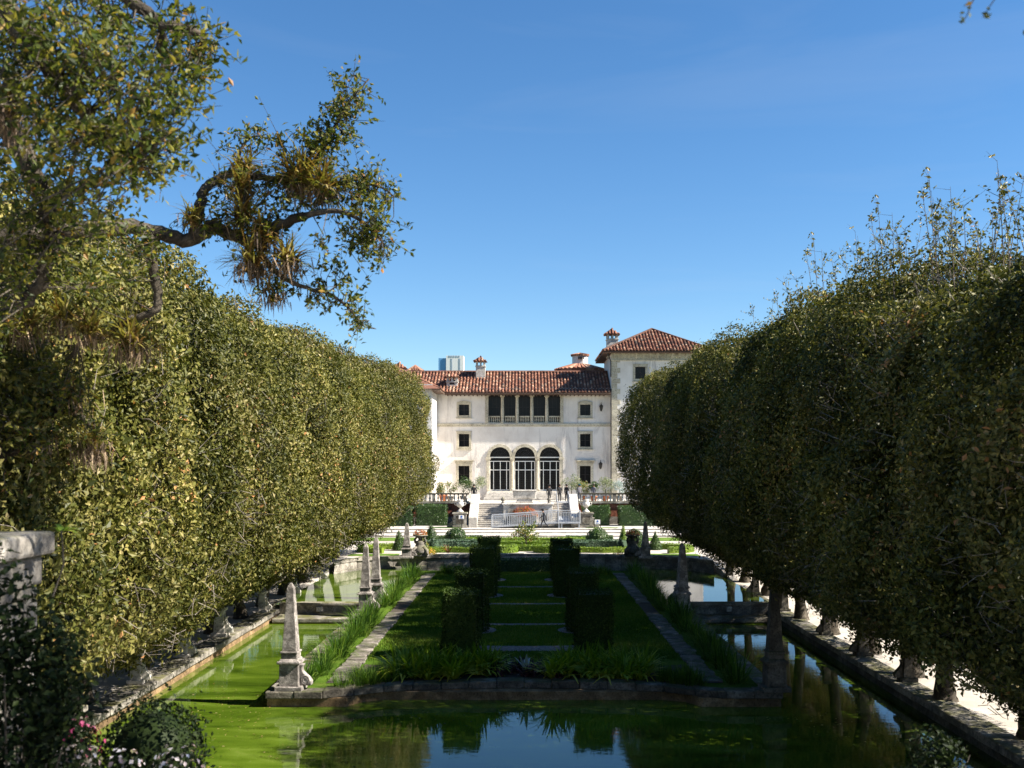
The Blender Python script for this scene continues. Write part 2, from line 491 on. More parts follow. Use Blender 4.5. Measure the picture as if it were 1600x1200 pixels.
# ------------------------------------------------------------------ leaf clouds
def leaf_mesh(name, P, N, size, aspect, mat, wild=0.9, tint=None, fold=0.12, seed=None, axis=None):
    """one small bent quad for every leaf; P positions, N outward directions"""
    g = np.random.default_rng(seed) if seed is not None else rng
    n = len(P)
    nn = N + g.normal(0, wild, (n, 3))
    nn /= np.linalg.norm(nn, axis=1)[:, None] + 1e-9
    a = g.normal(0, 1, (n, 3)) if axis is None else axis + g.normal(0, 0.45, (n, 3))
    a -= nn * (a*nn).sum(1)[:, None]
    a /= np.linalg.norm(a, axis=1)[:, None] + 1e-9
    b = np.cross(nn, a)
    L = (size * g.uniform(0.65, 1.3, n))[:, None] if np.isscalar(size) else (size * g.uniform(0.7, 1.25, n))[:, None]
    Wd = L * aspect
    v = np.empty((n, 4, 3))
    v[:, 0] = P - a*L*0.5
    v[:, 1] = P + b*Wd*0.5 + nn*L*fold
    v[:, 2] = P + a*L*0.5
    v[:, 3] = P - b*Wd*0.5 + nn*L*fold
    me = bpy.data.meshes.new(name)
    me.from_pydata(v.reshape(-1, 3), [], np.arange(4*n).reshape(-1, 4))
    at = me.attributes.new('tint', 'FLOAT', 'POINT')
    t = g.random(n) if tint is None else tint
    at.data.foreach_set('value', np.repeat(t, 4).astype(np.float32))
    me.materials.append(mat)
    me.update()
    return me

def leaf_obj(name, parent, *args, **kw):
    o = bpy.data.objects.new(name, leaf_mesh(name, *args, **kw))
    link(o, parent)
    o['kind'] = 'stuff'
    return o

def wav(P, freq, seed):
    """smooth pseudo-noise in about -1..1"""
    g = np.random.default_rng(seed)
    s = np.zeros(len(P))
    for k in range(6):
        d = g.normal(0, 1, 3); d /= np.linalg.norm(d)
        s += np.sin(P @ d * freq * g.uniform(0.6, 1.6) + g.uniform(0, 6.28))
    return s / 3.2

def blades_mesh(name, bases, dirs, length, width, droop, mat, seg=3, seed=1, tip=0.15):
    """strap leaves: a tapered strip of seg quads arching outwards"""
    g = np.random.default_rng(seed)
    vs = []; fs = []; ts = []
    for i in range(len(bases)):
        p = Vector(bases[i]); d = Vector(dirs[i]).normalized()
        L = length*g.uniform(0.65, 1.15); wd = width*g.uniform(0.7, 1.2)
        side = d.cross(Vector((0,0,1)))
        if side.length < 1e-3: side = Vector((1,0,0))
        side.normalize()
        out = Vector((d.x, d.y, 0))
        tv = g.random()
        n0 = len(vs)
        dd = d.copy()
        dr = droop*g.uniform(0.5, 1.4)
        for k in range(seg+1):
            t = k/seg
            w = wd*(1 - (1-tip)*t**1.6)*(0.7 + 0.6*min(t*3, 1)*0.5)
            vs.append(p - side*w*0.5); vs.append(p + side*w*0.5)
            ts.extend([tv, tv])
            p = p + dd*(L/seg)
            dd = (dd + Vector((out.x*dr*0.4, out.y*dr*0.4, -dr))/seg*1.4).normalized()
        for k in range(seg):
            a = n0 + 2*k
            fs.append((a, a+1, a+3, a+2))
    me = bpy.data.meshes.new(name)
    me.from_pydata([tuple(v) for v in vs], [], fs)
    at = me.attributes.new('tint', 'FLOAT', 'POINT')
    at.data.foreach_set('value', np.array(ts, dtype=np.float32))
    me.materials.append(mat)
    smooth_mesh(me); me.update()
    return me

def clump_mesh(name, n, length, width, droop, mat, spread=0.25, tilt=(0.15, 0.8), seed=1, seg=3, rx=None):
    g = np.random.default_rng(seed)
    bs = []; ds = []
    for i in range(n):
        a = g.uniform(0, 6.283); r = spread*math.sqrt(g.random())
        t = g.uniform(*tilt)
        x = r*math.cos(a); y = r*math.sin(a)
        if rx: x *= rx
        bs.append((x, y, 0.0))
        b = a + g.normal(0, 0.5)
        ds.append((math.sin(t)*math.cos(b), math.sin(t)*math.sin(b), math.cos(t)))
    return blades_mesh(name, bs, ds, length, width, droop, mat, seg, seed)

# ------------------------------------------------------------------ ground
def height(x, y):
    ax = abs(x)
    if 20.95 < y < 70.0 and ax < 12.42:
        return -1.5
    if y <= 20.96 and ax < 45:
        if y < 2.5: return 5.6
        if y < 5: return 5.6 - 2.2*(y-2.5)/2.5
        if y < 11.5: return 3.4
        return 3.4 + (-0.02-3.4)*(y-11.5)/9.46
    if y < 58: return 0.0
    if y < 71: return 0.95*(y-58)/13
    return 0.95

def build_ground():
    xs = [-4000,-900,-200,-60,-45.1,-45,-30,-20,-12.45,-12.40,-6,0,6,12.40,12.45,20,30,45,45.1,60,200,900,4000]
    ys = [-4000,-600,-60,-20,0,2.5,3.7,5,8,11.5,14,17,20.9,21.0,30,40,50,58,62,66,69.9,70.05,71,80,90,100,140,300,900,6000]
    vs = [(x, y, height(x, y)) for y in ys for x in xs]
    n = len(xs)
    fs = [(j*n+i, j*n+i+1, (j+1)*n+i+1, (j+1)*n+i) for j in range(len(ys)-1) for i in range(n-1)]
    me = bpy.data.meshes.new('ground'); me.from_pydata(vs, [], fs); me.materials.append(M['ground']); me.update()
    o = link(bpy.data.objects.new('ground', me)); o['kind'] = 'structure'
build_ground()

def sheet(name, poly, z, mat, kind='structure'):
    me = bpy.data.meshes.new(name)
    me.from_pydata([(x, y, z) for x, y in poly], [], [tuple(range(len(poly)))])
    me.materials.append(mat); me.update()
    o = link(bpy.data.objects.new(name, me)); o['kind'] = kind
    return o

# water: lower pool round the front of the island and its two arms, and the two upper basins behind the dams
sheet('water', [(-12.4,21.0),(12.4,21.0),(12.4,50.3),(-12.4,50.3)], -0.45, M['water'])
sheet('water_upper_basin_left', [(-12.4,51.0),(-7.0,51.0),(-7.0,70.0),(-12.4,70.0)], 0.20, M['water'])
sheet('water_upper_basin_right', [(7.0,51.0),(12.4,51.0),(12.4,70.0),(7.0,70.0)], 0.20, M['water'])

g = np.random.default_rng(31)
P = np.concatenate([np.stack([g.uniform(-12.2, -7.9, 900), g.uniform(24, 49, 900), np.full(900, -0.444)], 1), np.stack([g.uniform(-12.2, 12.2, 700), g.uniform(24, 31.8, 700), np.full(700, -0.444)], 1)])
P = P[wav(P, 0.8, 8) > 0.05]
o = link(bpy.data.objects.new('floating_leaves', leaf_mesh('floating_leaves', P, np.tile(np.array((0, 0, 1.0)), (len(P), 1)), 0.085, 0.6, M['hedge_leaf'], wild=0.02, fold=0.01, seed=32)))
tag(o, 'fallen leaves scattered on the green pool water', 'leaves', None, 'stuff')
# ------------------------------------------------------------------ island
def front_edge(x):
    ax = abs(x)
    if ax > 5.6: return 32.2
    return 32.2 + 1.5*math.sqrt(max(0, 1-(ax/5.6)**2))**0.9
IX = 7.75
def build_island():
    xs = list(np.linspace(-IX, IX, 41))
    poly = [(x, front_edge(x)+0.42) for x in xs] + [(IX, 69.2), (-IX, 69.2)]
    me = bpy.data.meshes.new('lawn')
    bm = bmesh.new()
    top = [bm.verts.new((x, y, 0.0)) for x, y in poly]
    bot = [bm.verts.new((x, y, -1.4)) for x, y in poly]
    bm.faces.new(top)
    for i in range(len(poly)):
        j = (i+1) % len(poly)
        bm.faces.new((top[i], bot[i], bot[j], top[j]))
    bm.to_mesh(me); bm.free()
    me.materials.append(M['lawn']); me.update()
    o = link(bpy.data.objects.new('lawn', me)); o['kind'] = 'structure'
    return o
build_island()

# grass blades on the island (uncountable)
def lawn_blades(name, x0, x1, y0, y1, n, z, mat, h=0.07, avoid=None):
    g = np.random.default_rng(11)
    P = np.stack([g.uniform(x0, x1, n), g.uniform(y0, y1, n), np.full(n, z)], 1)
    if avoid is not None:
        P = P[~avoid(P)]
        n = len(P)
    a = g.uniform(0, 6.283, n)
    d = np.stack([np.cos(a), np.sin(a), np.zeros(n)], 1)
    lean = np.stack([g.normal(0, 0.4, n), g.normal(0, 0.4, n), np.ones(n)], 1)
    hh = h*g.uniform(0.5, 1.5, n)[:, None]
    v = np.empty((n, 3, 3))
    v[:, 0] = P - d*0.018; v[:, 1] = P + d*0.018; v[:, 2] = P + lean*hh
    me = bpy.data.meshes.new(name)
    me.from_pydata(v.reshape(-1, 3), [], np.arange(3*n).reshape(-1, 3))
    at = me.attributes.new('tint', 'FLOAT', 'POINT')
    t = np.clip(0.5 + 0.3*wav(P, 0.9, 3) + g.normal(0, 0.2, n), 0, 1)
    at.data.foreach_set('value', np.repeat(t, 3).astype(np.float32))
    me.materials.append(mat); me.update()
    o = link(bpy.data.objects.new(name, me)); o['kind'] = 'stuff'
    tag(o, 'short mown grass covering the shaded island lawn', 'grass')
GAPS = [(39.9, 0.55), (45.9, 0.24), (52.6, 0.24), (59.9, 0.26)]
BLOCKS = [(-2.33,38.2,1.37,2.53),(2.58,38.2,1.40,2.53),(-2.28,44.3,1.36,2.66),(2.52,44.3,1.36,2.66),
          (-2.22,56.0,1.44,2.75),(2.32,56.0,1.46,2.68),(-2.20,63.6,1.42,2.66),(2.30,63.6,1.36,2.60)]
def in_gap(P):
    r = np.zeros(len(P), bool)
    for d, h in GAPS:
        yy = d + 0.5*(P[:,0]/2.2)**2*0.3
        r |= (np.abs(P[:,0]) < 2.1) & (np.abs(P[:,1]-yy) < h)
    for x, y, w, hh in BLOCKS:
        r |= (P[:,0]-x)**2 + (P[:,1]-y)**2 < 1.1**2
    r |= (P[:,1] < 37.5) & (np.abs(P[:,0]) < 5.8)
    r |= (np.abs(np.abs(P[:,0])-6.15) < 0.35)
    return r
lawn_blades('grass', -6.6, 6.6, 34.0, 68.5, 150000, 0.0, M['lawn_blade'], avoid=in_gap)

gravel_mat = mat_stone('pale_gravel', (0.44,0.41,0.39), (0.36,0.33,0.31), (0.22,0.20,0.19), 14.0, b=0.8)
for d, h in GAPS:
    xs = np.linspace(-2.15, 2.15, 17)
    po = [(x, d - h + 0.5*(x/2.2)**2*0.3 + random.uniform(-0.03, 0.03)) for x in xs] + \
         [(x, d + h + 0.5*(x/2.2)**2*0.3 + random.uniform(-0.03, 0.03)) for x in reversed(xs)]
    sheet('gravel_strip', po, 0.012, gravel_mat)
for x, y, w, hh in BLOCKS:
    sheet('gravel_circle', [(x + 1.08*math.cos(a), y + 1.08*math.sin(a)) for a in np.linspace(0, 6.283, 25)[:-1]], 0.016, gravel_mat)
# planting bed at the island's front
bx = np.linspace(-5.7, 5.7, 25)
sheet('planting_bed', [(x, front_edge(x)+0.5) for x in bx] + [(x, 36.3 + 0.5*math.cos(x)) for x in reversed(bx)], 0.02, M['soil'])

# front retaining wall of the island: coping stones on an ochre water band
def island_wall():
    t = empty('island_retaining_wall', (0, 33, -0.45), 'dark mossy stone retaining wall curving along the island front', 'retaining wall')
    xs = np.linspace(-8.15, 8.15, 19)
    c = Vector((0, 33, -0.45))
    for i in range(len(xs)-1):
        m = MB()
        a = xs[i]+0.008; b = xs[i+1]-0.008
        ya, yb = front_edge(a), front_edge(b)
        o = random.uniform(-0.03, 0.03)
        zt = 0.06 + random.uniform(-0.03, 0.03)
        m.prism_z([(a, ya-0.06+o-33), (b, yb-0.06+o-33), (b, yb+0.55-33), (a, ya+0.55-33)], 0.27, zt+0.45)
        m.build('coping_stone', M['dark_shaded_coral'], t, bevel=0.03)
    m = MB()
    ring = [(x, front_edge(x)+0.06-33) for x in np.linspace(-8.1, 8.1, 40)]
    m.prism_z(ring + [(8.1, 0.2), (-8.1, 0.2)], -0.9, 0.27)
    m.build('water_band', M['orange_wall'], t)
    for s in (-1, 1):
        m = MB()
        m.box(s*7.95-0.2, s*7.95+0.2, -0.5, 36.4, -0.9, 0.26)
        m.build('side_band', M['orange_wall'], t)
        k = 0; y = -0.2
        while y < 36.0:
            L = random.uniform(1.0, 1.6)
            m = MB(); m.box(s*7.9-0.3, s*7.9+0.3, y+0.01, min(y+L, 36.3)-0.01, 0.265, 0.47+random.uniform(-0.03, 0.02))
            m.build('coping_stone', M['coral'], t, bevel=0.03)
            y += L
island_wall()

# stone paths along both long sides of the island
for s, nm in ((-1, 'left'), (1, 'right')):
    p = sheet('path_'+nm, [(s*5.85, 33.6), (s*6.5, 33.6), (s*6.5, 67), (s*5.85, 67)][::s], 0.018, M['soil'])
    y = 33.7
    shared = {}
    while y < 66.6:
        L = random.uniform(0.42, 0.75)
        if not (49.2 < y < 52.6):
            m = MB()
            x0 = 5.84 + random.uniform(-0.06, 0.05); x1 = 6.5 + random.uniform(-0.06, 0.08)
            j = [random.uniform(-0.05, 0.05) for _ in range(6)]
            poly = [(x0, y+0.03+j[0]), (x1, y+0.03+j[1]), (x1+j[2], y+L*0.5), (x1, y+L-0.03+j[3]), (x0, y+L-0.03+j[4]), (x0+j[5], y+L*0.5)]
            if s < 0: poly = [(-a, b) for a, b in reversed(poly)]
            m.prism_z(poly, 0.0, 0.05 + random.uniform(0, 0.03))
            m.build('slab', M['path_stone'], p, bevel=0.015)
        y += L

# ------------------------------------------------------------------ pool side walls, dams and rear wall
def pool_side(s, nm):
    t = empty('pool_side_wall', (s*12.5, 45, -0.45), nm, 'pool wall')
    m = MB(); m.box(-0.28*1, 0.28, -24, 25, -1.0, 0.28)
    b = m.build('water_band', M['orange_wall'] if s < 0 else M['dark_shaded_coral'], t)  # right band is a shaded copy: shade put into the stone colour
    y = -24.0
    while y < 24.8:
        L = random.uniform(1.3, 2.1)
        m = MB()
        o = random.uniform(-0.025, 0.025)
        m.box(-0.42+o, 0.42+o, y+0.012, min(y+L, 25)-0.012, 0.285, 0.51+random.uniform(-0.015, 0.02))
        m.build('coping_stone', M['coral'], t, bevel=0.035)
        y += L
pool_side(-1, 'long sunlit stone wall edging the left side of the pool')
pool_side(1, 'long mossy stone wall edging the shaded right side of the pool')

def dam(s, nm):
    t = empty('pool_dam', (s*10.1, 50, -0.45), nm, 'dam')
    m = MB(); m.box(-1.98, 1.98, -0.9, 0.6, -1.0, 0.05); m.build('water_band', M['orange_wall'] if s < 0 else M['dark_shaded_coral'], t)  # darker band on the right carries the shade in its colour
    m = MB(); m.box(-1.98, 1.98, -1.0, 0.55, 0.055, 0.24); m.build('ledge', M['coral'], t, bevel=0.03)
    m = MB(); m.box(-1.97, 1.97, 0.56, 0.98, 0.10, 0.66); m.build('wall', M['coral'], t)
    m = MB(); m.box(-1.98, 1.98, 0.46, 1.06, 0.663, 0.80); m.build('coping_stone', M['coral'], t, bevel=0.03)
    m = MB(); m.box(-0.14, 0.14, 0.38, 0.56, 0.38, 0.62); m.build('spout', M['pale_stone'], t, bevel=0.03)
dam(-1, 'sunlit low stone dam with spout crossing the left arm of the pool')
dam(1, 'shaded low stone dam crossing the right arm of the pool')

def rear_y(x):
    ax = abs(x)
    return 65.2 if ax > 12.0 else 65.2 + 5.0*math.sqrt(max(0.0, 1-(ax/12.3)**2))
def rear_wall():
    t = empty('pool_rear_wall', (0, 68, 0), 'long curved stone wall closing the pool before the parterre', 'retaining wall')
    xs = np.linspace(-12.1, 12.1, 23)
    for i in range(len(xs)-1):
        a = xs[i]+0.01; b = xs[i+1]-0.01
        ya, yb = rear_y(a)-68, rear_y(b)-68
        z = 0.98 + random.uniform(-0.02, 0.02)
        m = MB(); m.prism_z([(a, ya-0.12), (b, yb-0.12), (b, yb+0.55), (a, ya+0.55)], 0.80, z+0.05); m.build('coping_stone', M['coral'], t, bevel=0.03)
        m = MB(); m.prism_z([(a, ya), (b, yb), (b, yb+0.4), (a, ya+0.4)], 0.1, 0.795); m.build('facing_stone', M['coral'], t, bevel=0.02)
        m = MB(); m.prism_z([(a, ya-0.2), (b, yb-0.2), (b, yb+0.4), (a, ya+0.4)], -1.0, 0.097 if abs(a) < 7.5 else 0.34); m.build('footing_stone', M['coral'], t, bevel=0.02)
    # gravel fill between the curved wall and the parterre
    p = [(x, rear_y(x)+0.5) for x in np.linspace(-12.2, 12.2, 25)] + [(12.42, 71.2), (-12.42, 71.2)]
    m = MB(); m.prism_z(p, -0.5, 0.945)
    o = m.build('gravel_walk', M['ground']); o['kind'] = 'structure'
rear_wall()

# ------------------------------------------------------------------ clipped oaks on both sides
PROFILE = np.array([(0.9,3.1),(1.8,2.4),(3.2,2.85),(4.7,3.5),(5.8,4.3),(6.15,6.2),(6.05,8.9),(5.5,10.6),(4.1,11.6),(0.3,12.0),(-3.5,11.6),(-5.5,9.2),(-5.8,6.2),(-5.0,4.4),(-3.0,3.4)])
def profile_at(s):
    q = np.vstack([PROFILE, PROFILE[:1]])
    seg = np.linalg.norm(np.diff(q, axis=0), axis=1)
    cum = np.concatenate([[0], np.cumsum(seg)])
    L = cum[-1]
    u = np.interp(s*L, cum, q[:, 0]); z = np.interp(s*L, cum, q[:, 1])
    return u, z, cum/L
_, _, CUM = profile_at(np.array([0.0]))
VIS = CUM[10]                # share of the outline from the inner foot to the middle of the top

def crown_points(seed, n, vis_share, half, deep, lag=0.0):
    g = np.random.default_rng(seed)
    nv = int(n*vis_share)
    s = np.concatenate([g.uniform(0, VIS+0.08, nv), g.uniform(VIS+0.08, 1.0, n-nv)])
    u, z, _ = profile_at(s)
    y = g.uniform(-half, half, n)
    sh = np.clip(1-(np.abs(y)/(half*1.05))**7, 0.0, 1)**0.36
    cu, cz = 0.2, 6.6
    k = sh*(1 - lag - g.exponential(deep, n))
    k = np.clip(k, 0.05, None)
    P = np.stack([cu + (u-cu)*k, y, cz + (z-cz)*k], 1)
    nrm = np.stack([(u-cu), np.sign(y)*np.abs(y/half)**4*3.0, (z-cz)*1.1], 1)
    nrm /= np.linalg.norm(nrm, axis=1)[:, None]
    d = 0.46*wav(P, 0.9, seed+1) + 0.30*wav(P, 2.4, seed+2) + 0.10*wav(P, 6.0, seed+3)
    P = P + nrm*d[:, None]
    P[:, 1] *= np.interp(P[:, 2], [2.1, 3.3, 4.7], [0.50, 0.80, 1.0])
    return P, nrm

HALF = 3.35
crown_var = []
for v in range(4):
    P1, N1 = crown_points(100+v*10, 92000, 0.80, HALF, 0.034)
    keep = np.random.default_rng(v+70).random(len(P1)) < np.clip(0.72 + 0.55*wav(P1, 2.3, 910+v), 0.22, 1.0)
    P1 = P1[keep]; N1 = N1[keep]
    P1 += N1*np.random.default_rng(v).exponential(0.07, len(P1))[:, None]
    P2, N2 = crown_points(500+v*10, 16000, 0.55, HALF*0.94, 0.16, lag=0.10)  # coarse inner leaves, added to keep sun from leaking through
    g = np.random.default_rng(900+v)
    tw = np.clip(0.42 + 0.20*wav(P1, 1.6, 77+v) + g.normal(0, 0.20, len(P1)), 0, 1)
    me = leaf_mesh('crown', np.vstack([P1, P2]), np.vstack([N1, N2]), np.concatenate([np.full(len(P1), 0.125), np.full(len(P2), 0.24)]),
                   0.52, M['hedge_leaf'], wild=0.75, tint=np.concatenate([tw, g.uniform(0, 0.25, len(P2))]), seed=40+v)  # inner leaves get the darkest tints: shade put into the colour
    # thin pale twigs poking through the clipped face
    T, TN = crown_points(300+v*10, 800, 0.85, HALF*0.97, 0.02)
    mb = MB()
    for p, nn in zip(T, TN):
        d = Vector(nn)*0.6 + Vector((g.normal(0, .5), g.normal(0, .6), g.normal(0.2, .5)))
        d.normalize(); L = g.uniform(0.25, 0.65)
        p = Vector(p)
        q = p + d*L*0.5 + Vector((g.normal(0, .05), g.normal(0, .05), g.normal(0, .05)))
        mb.tube([p - d*L*0.5, q - d*L*0.2, p + d*L*0.55], [0.008, 0.006, 0.002], 3)
    tme = mb.mesh('twigs', M['twig'])
    crown_var.append((me, tme))

def trunk_mesh(seed):
    g = np.random.default_rng(seed)
    m = MB()
    lean = g.uniform(-0.7, 0.7, 2)
    pts = [Vector((0,0,-0.3)), Vector((0,0,0.0)), Vector((lean[0]*0.1, lean[1]*0.1, 0.5)), Vector((lean[0]*0.5, lean[1]*0.5, 1.8)), Vector((lean[0], lean[1], 3.6))]
    pts = bez(pts, 4)
    r = [0.40 - 0.16*min(1, max(0, (p.z+0.1))/0.8) + g.uniform(-0.025, 0.025) for p in pts]
    m.tube(pts, r, 10)
    return m.mesh('trunk', M['bark'], smooth=True), pts[-1]
def limb_mesh(seed, start, k):
    g = np.random.default_rng(seed*7+k)
    a = k*1.6 + g.uniform(-0.4, 0.4)
    e = Vector((3.6*math.cos(a), 1.9*math.sin(a), g.uniform(7.5, 10)))
    mid = start.lerp(e, 0.45) + Vector((0, 0, 0.3))
    m = MB(); pts = bez([start - Vector((0,0,0.5)), mid, e], 5)
    m.tube(pts, list(np.linspace(0.24, 0.05, len(pts))), 6)
    return m.mesh('limb', M['bark'], smooth=True)
trunk_var = []
for v in range(4):
    tm, top = trunk_mesh(60+v)
    trunk_var.append((tm, [limb_mesh(60+v, top, k) for k in range(4)]))

def shoots_mesh(seed, n, hmax):
    """thin unclipped shoots standing above the clipped top"""
    g = np.random.default_rng(seed)
    m = MB(); LP = []; LN = []
    for i in range(n):
        x = g.uniform(0.5, 5.2); y = g.uniform(-2.2, 2.2)
        z0 = 11.5 - max(0, x-4.0)*0.8
        h = hmax*g.uniform(0.25, 1.0)**1.3
        dx, dy = g.normal(0, 0.14, 2)
        p0 = Vector((x, y, z0-0.4))
        p1 = p0 + Vector((dx*h*0.5 + g.normal(0,.05), dy*h*0.5, h*0.5))
        p2 = p0 + Vector((dx*h*1.1, dy*h*1.1, h))
        m.tube([p0, p1, p2], [0.016, 0.011, 0.004], 3)
        for b in range(int(3 + h*5)):
            t = g.uniform(0.35, 1.0)
            q = p0.lerp(p1, t*2) if t < 0.5 else p1.lerp(p2, t*2-1)
            e = q + Vector((g.normal(0, .16), g.normal(0, .16), g.uniform(0.02, 0.28)))
            m.tube([q, e], [0.005, 0.002], 3)
            for l in range(int(g.integers(1, 6))):
                tt = g.uniform(0.4, 1.1)
                LP.append(q.lerp(e, tt) + Vector(g.normal(0, .035, 3))); LN.append(g.normal(0, 1, 3))
    return m.mesh('shoots', M['bark']), leaf_mesh('shoot_leaves', np.array(LP), np.array(LN), 0.11, 0.5, M['hedge_leaf'], seed=seed)
shoot_var = [shoots_mesh(801, 40, 3.1), shoots_mesh(802, 32, 2.1), shoots_mesh(803, 20, 1.0)]

def oak_row(s, side):
    ds = [14.2, 18.4, 22.6, 26.8, 31.0, 35.0, 39.2, 43.4, 47.6, 52.0, 56.4, 60.8, 65.2, 69.8]
    if s > 0: ds = ds[:-1]
    for i, d in enumerate(ds):
        g = np.random.default_rng(1000 + i + (50 if s > 0 else 0))
        v = int((i*3 + (1 if s > 0 else 0)) % 4)
        n_from = ORD[i]
        t = empty('clipped_oak_tree', (s*13.05 + g.uniform(-0.25, 0.25), d + g.uniform(-0.3, 0.3), -0.02 if d < 58 else 0.95*(d-58)/13 - 0.05),
                  '%s clipped oak of the %s row, counting from the camera' % (n_from, 'sunlit left' if s < 0 else 'dark shaded right'),
                  'tree', 'clipped oaks along the %s side of the pool' % side)
        t.rotation_euler = (0, 0, 0 if s < 0 else math.pi)
        far = i == len(ds)-1
        hz = float(np.interp(d, [14, 18, 22, 27, 31, 36, 42, 60], [0.90, 0.93, 0.97, 1.0, 1.015, 1.035, 1.06, 1.07])) if s > 0 else float(np.interp(d, [14, 30, 43, 58, 70], [1.0, 1.03, 1.055, 1.085, 1.10]))
        hz *= g.uniform(0.985, 1.02)
        wx = 1.0 + g.uniform(-0.015, 0.02) + ((0.05 if s < 0 else 0.08) if far else 0)
        tm, lm = trunk_var[v]
        o = link(bpy.data.objects.new('trunk', tm), t); o.rotation_euler.z = g.uniform(0, 6.28)
        for l in lm:
            link(bpy.data.objects.new('limb', l), t)
        cm, wm = crown_var[v]
        c = link(bpy.data.objects.new('crown', cm), t); c['kind'] = 'stuff'
        w = link(bpy.data.objects.new('twigs', wm), t); w['kind'] = 'stuff'
        for q in (c, w):
            q.scale = (wx, (1.25 if s < 0 else 1.05) if far else 1.0, hz)
            if far: q.location.y = (0.9 if s < 0 else -0.9)
        if s > 0 and i < 10 or s < 0 and i in (9, 11, 13):
            k = 2 if (s < 0 or i > 6) else (0 if i in (2, 3, 4) else 1)
            sm, sl = shoot_var[k]
            a = link(bpy.data.objects.new('shoots', sm), t); a['kind'] = 'stuff'
            b = link(bpy.data.objects.new('shoot_leaves', sl), t); b['kind'] = 'stuff'
            for q in (a, b): q.scale = (1, 1, 1); q.location.z = 11.8*(hz-1)
oak_row(-1, 'left')
oak_row(1, 'right')

# shrubbery that closes the view behind the left row
g = np.random.default_rng(4242)
n_ = 52000
P = np.stack([g.uniform(-30, -23.0, n_), g.uniform(14, 105, n_), 9.5*g.random(n_)**0.8], 1)
P[:, 0] += 0.8*wav(P, 0.7, 5); P[:, 2] *= 1 + 0.25*wav(P*np.array((1, 1, 0)), 0.6, 6)
o = link(bpy.data.objects.new('shrubbery', leaf_mesh('shrubbery', P, np.tile(np.array((0.8, -0.2, 0.5)), (n_, 1)), 0.42, 0.6, M['hedge_leaf'], seed=4243)))
tag(o, 'dense shrubbery beyond the trunks of the left oak row', 'shrubs', None, 'stuff')

# ------------------------------------------------------------------ stone posts with scrolls between the oaks
def scroll_outline(w, h, n=14):
    """side profile of a bracket scroll: wide curl at the foot, small curl on top"""
    pts = [(0, 0)]
    for k in range(n+1):
        t = k/n
        x = w*(1.0 - 0.15*math.sin(t*3.0) - 0.62*t + 0.22*math.sin(t*math.pi*2.0))
        pts.append((max(0.05*w, x), t*h))
    pts.append((0, h))
    return pts
def scroll_post(loc, s, label, group, mat, scale=1.0, bust=False):
    t = empty('scroll_post', loc, label, 'post', group)
    m = MB(); m.box(-0.30, 0.30, -0.26, 0.26, 0, 0.14); m.build('plinth', mat, t, bevel=0.02)
    m = MB(); m.frustum(0, 0, 0.14, 0.98, 0.21, 0.19, 0.16, 0.16); m.build('shaft', mat, t, bevel=0.02)
    m = MB(); m.box(-0.24, 0.24, -0.23, 0.23, 0.98, 1.10); m.frustum(0, 0, 1.10, 1.24, 0.19, 0.18, 0.10, 0.10); m.build('cap', mat, t, bevel=0.02)
    m = MB(); m.prism_y([( s*(0.19+x), z+0.14) for x, z in scroll_outline(0.30, 0.62)][::(1 if s > 0 else -1)], -0.11, 0.11); m.build('scroll', mat, t, bevel=0.015)
    t.scale = (scale,)*3
lp = [33.4, 37.9, 42.5, 49.4, 55.6, 62.6]
for i, d in enumerate(lp):
    scroll_post((-12.62, d, 0.06), 1, '%s pale scroll post on the left pool wall, counting from the camera' % ORD[i], 'scroll posts on the left pool wall', M['pale_stone'], 0.92 + 0.08*(i % 3))
for i, d in enumerate(lp):
    scroll_post((12.62, d+0.3, 0.06), -1, '%s shaded scroll post on the right pool wall, counting from the camera' % ORD[i], 'scroll posts on the right pool wall', M['dark_shaded_coral'], 0.84 + 0.07*((i+1) % 3))  # right posts get a darker stone that stands in for shade

# ------------------------------------------------------------------ obelisks
def obelisk(loc, inward, label, ht=3.4, mat=None, volutes=True):
    mat = mat or M['obelisk']
    t = empty('stone_obelisk', loc, label, 'obelisk', 'obelisks round the pool island')
    k = ht/3.4
    m = MB(); m.box(-0.50, 0.50, -0.46, 0.46, 0, 0.16); m.build('plinth', mat, t, bevel=0.025)
    m = MB(); m.frustum(0, 0, 0.16, 0.86*k, 0.36, 0.36, 0.345, 0.345); m.build('pedestal', mat, t, bevel=0.02)
    m = MB(); m.box(-0.42, 0.42, -0.42, 0.42, 0.86*k, 0.95*k); m.frustum(0, 0, 0.95*k, 1.02*k, 0.37, 0.37, 0.31, 0.31)
    m.build('cornice', mat, t, bevel=0.02)
    m = MB(); m.frustum(0, 0, 1.02*k, 1.18*k, 0.29, 0.29, 0.29, 0.29); m.box(-0.325, 0.325, -0.325, 0.325, 1.18*k, 1.25*k); m.build('collar', mat, t, bevel=0.025)
    m = MB(); m.frustum(0, 0, 1.25*k, 3.25*k, 0.265, 0.265, 0.125, 0.125); m.frustum(0, 0, 3.25*k, 3.4*k, 0.125, 0.125, 0.035, 0.035); m.build('shaft', mat, t, bevel=0.015)
    t.scale = (0.87, 0.87, 1.0)
    t.rotation_euler.z = random.uniform(-0.05, 0.05); t.rotation_euler.y = random.uniform(-0.008, 0.008)
    if not volutes: return
    out = [(inward*(0.35+x), z+0.16) for x, z in scroll_outline(0.42, 0.66*k)]
    m = MB(); m.prism_y(out[::(1 if inward > 0 else -1)], -0.15, 0.15); sc = m.build('scroll', mat, t, bevel=0.02)
    m = MB()
    for rr in (0.135, 0.075):
        ring = [Vector((inward*0.57, -0.155, 0.34)) + Vector((rr*math.cos(a), 0, rr*math.sin(a))) for a in np.linspace(0, 6.283, 15)]
        m.tube(ring, 0.022, 5)
    m.build('volute', mat, sc)
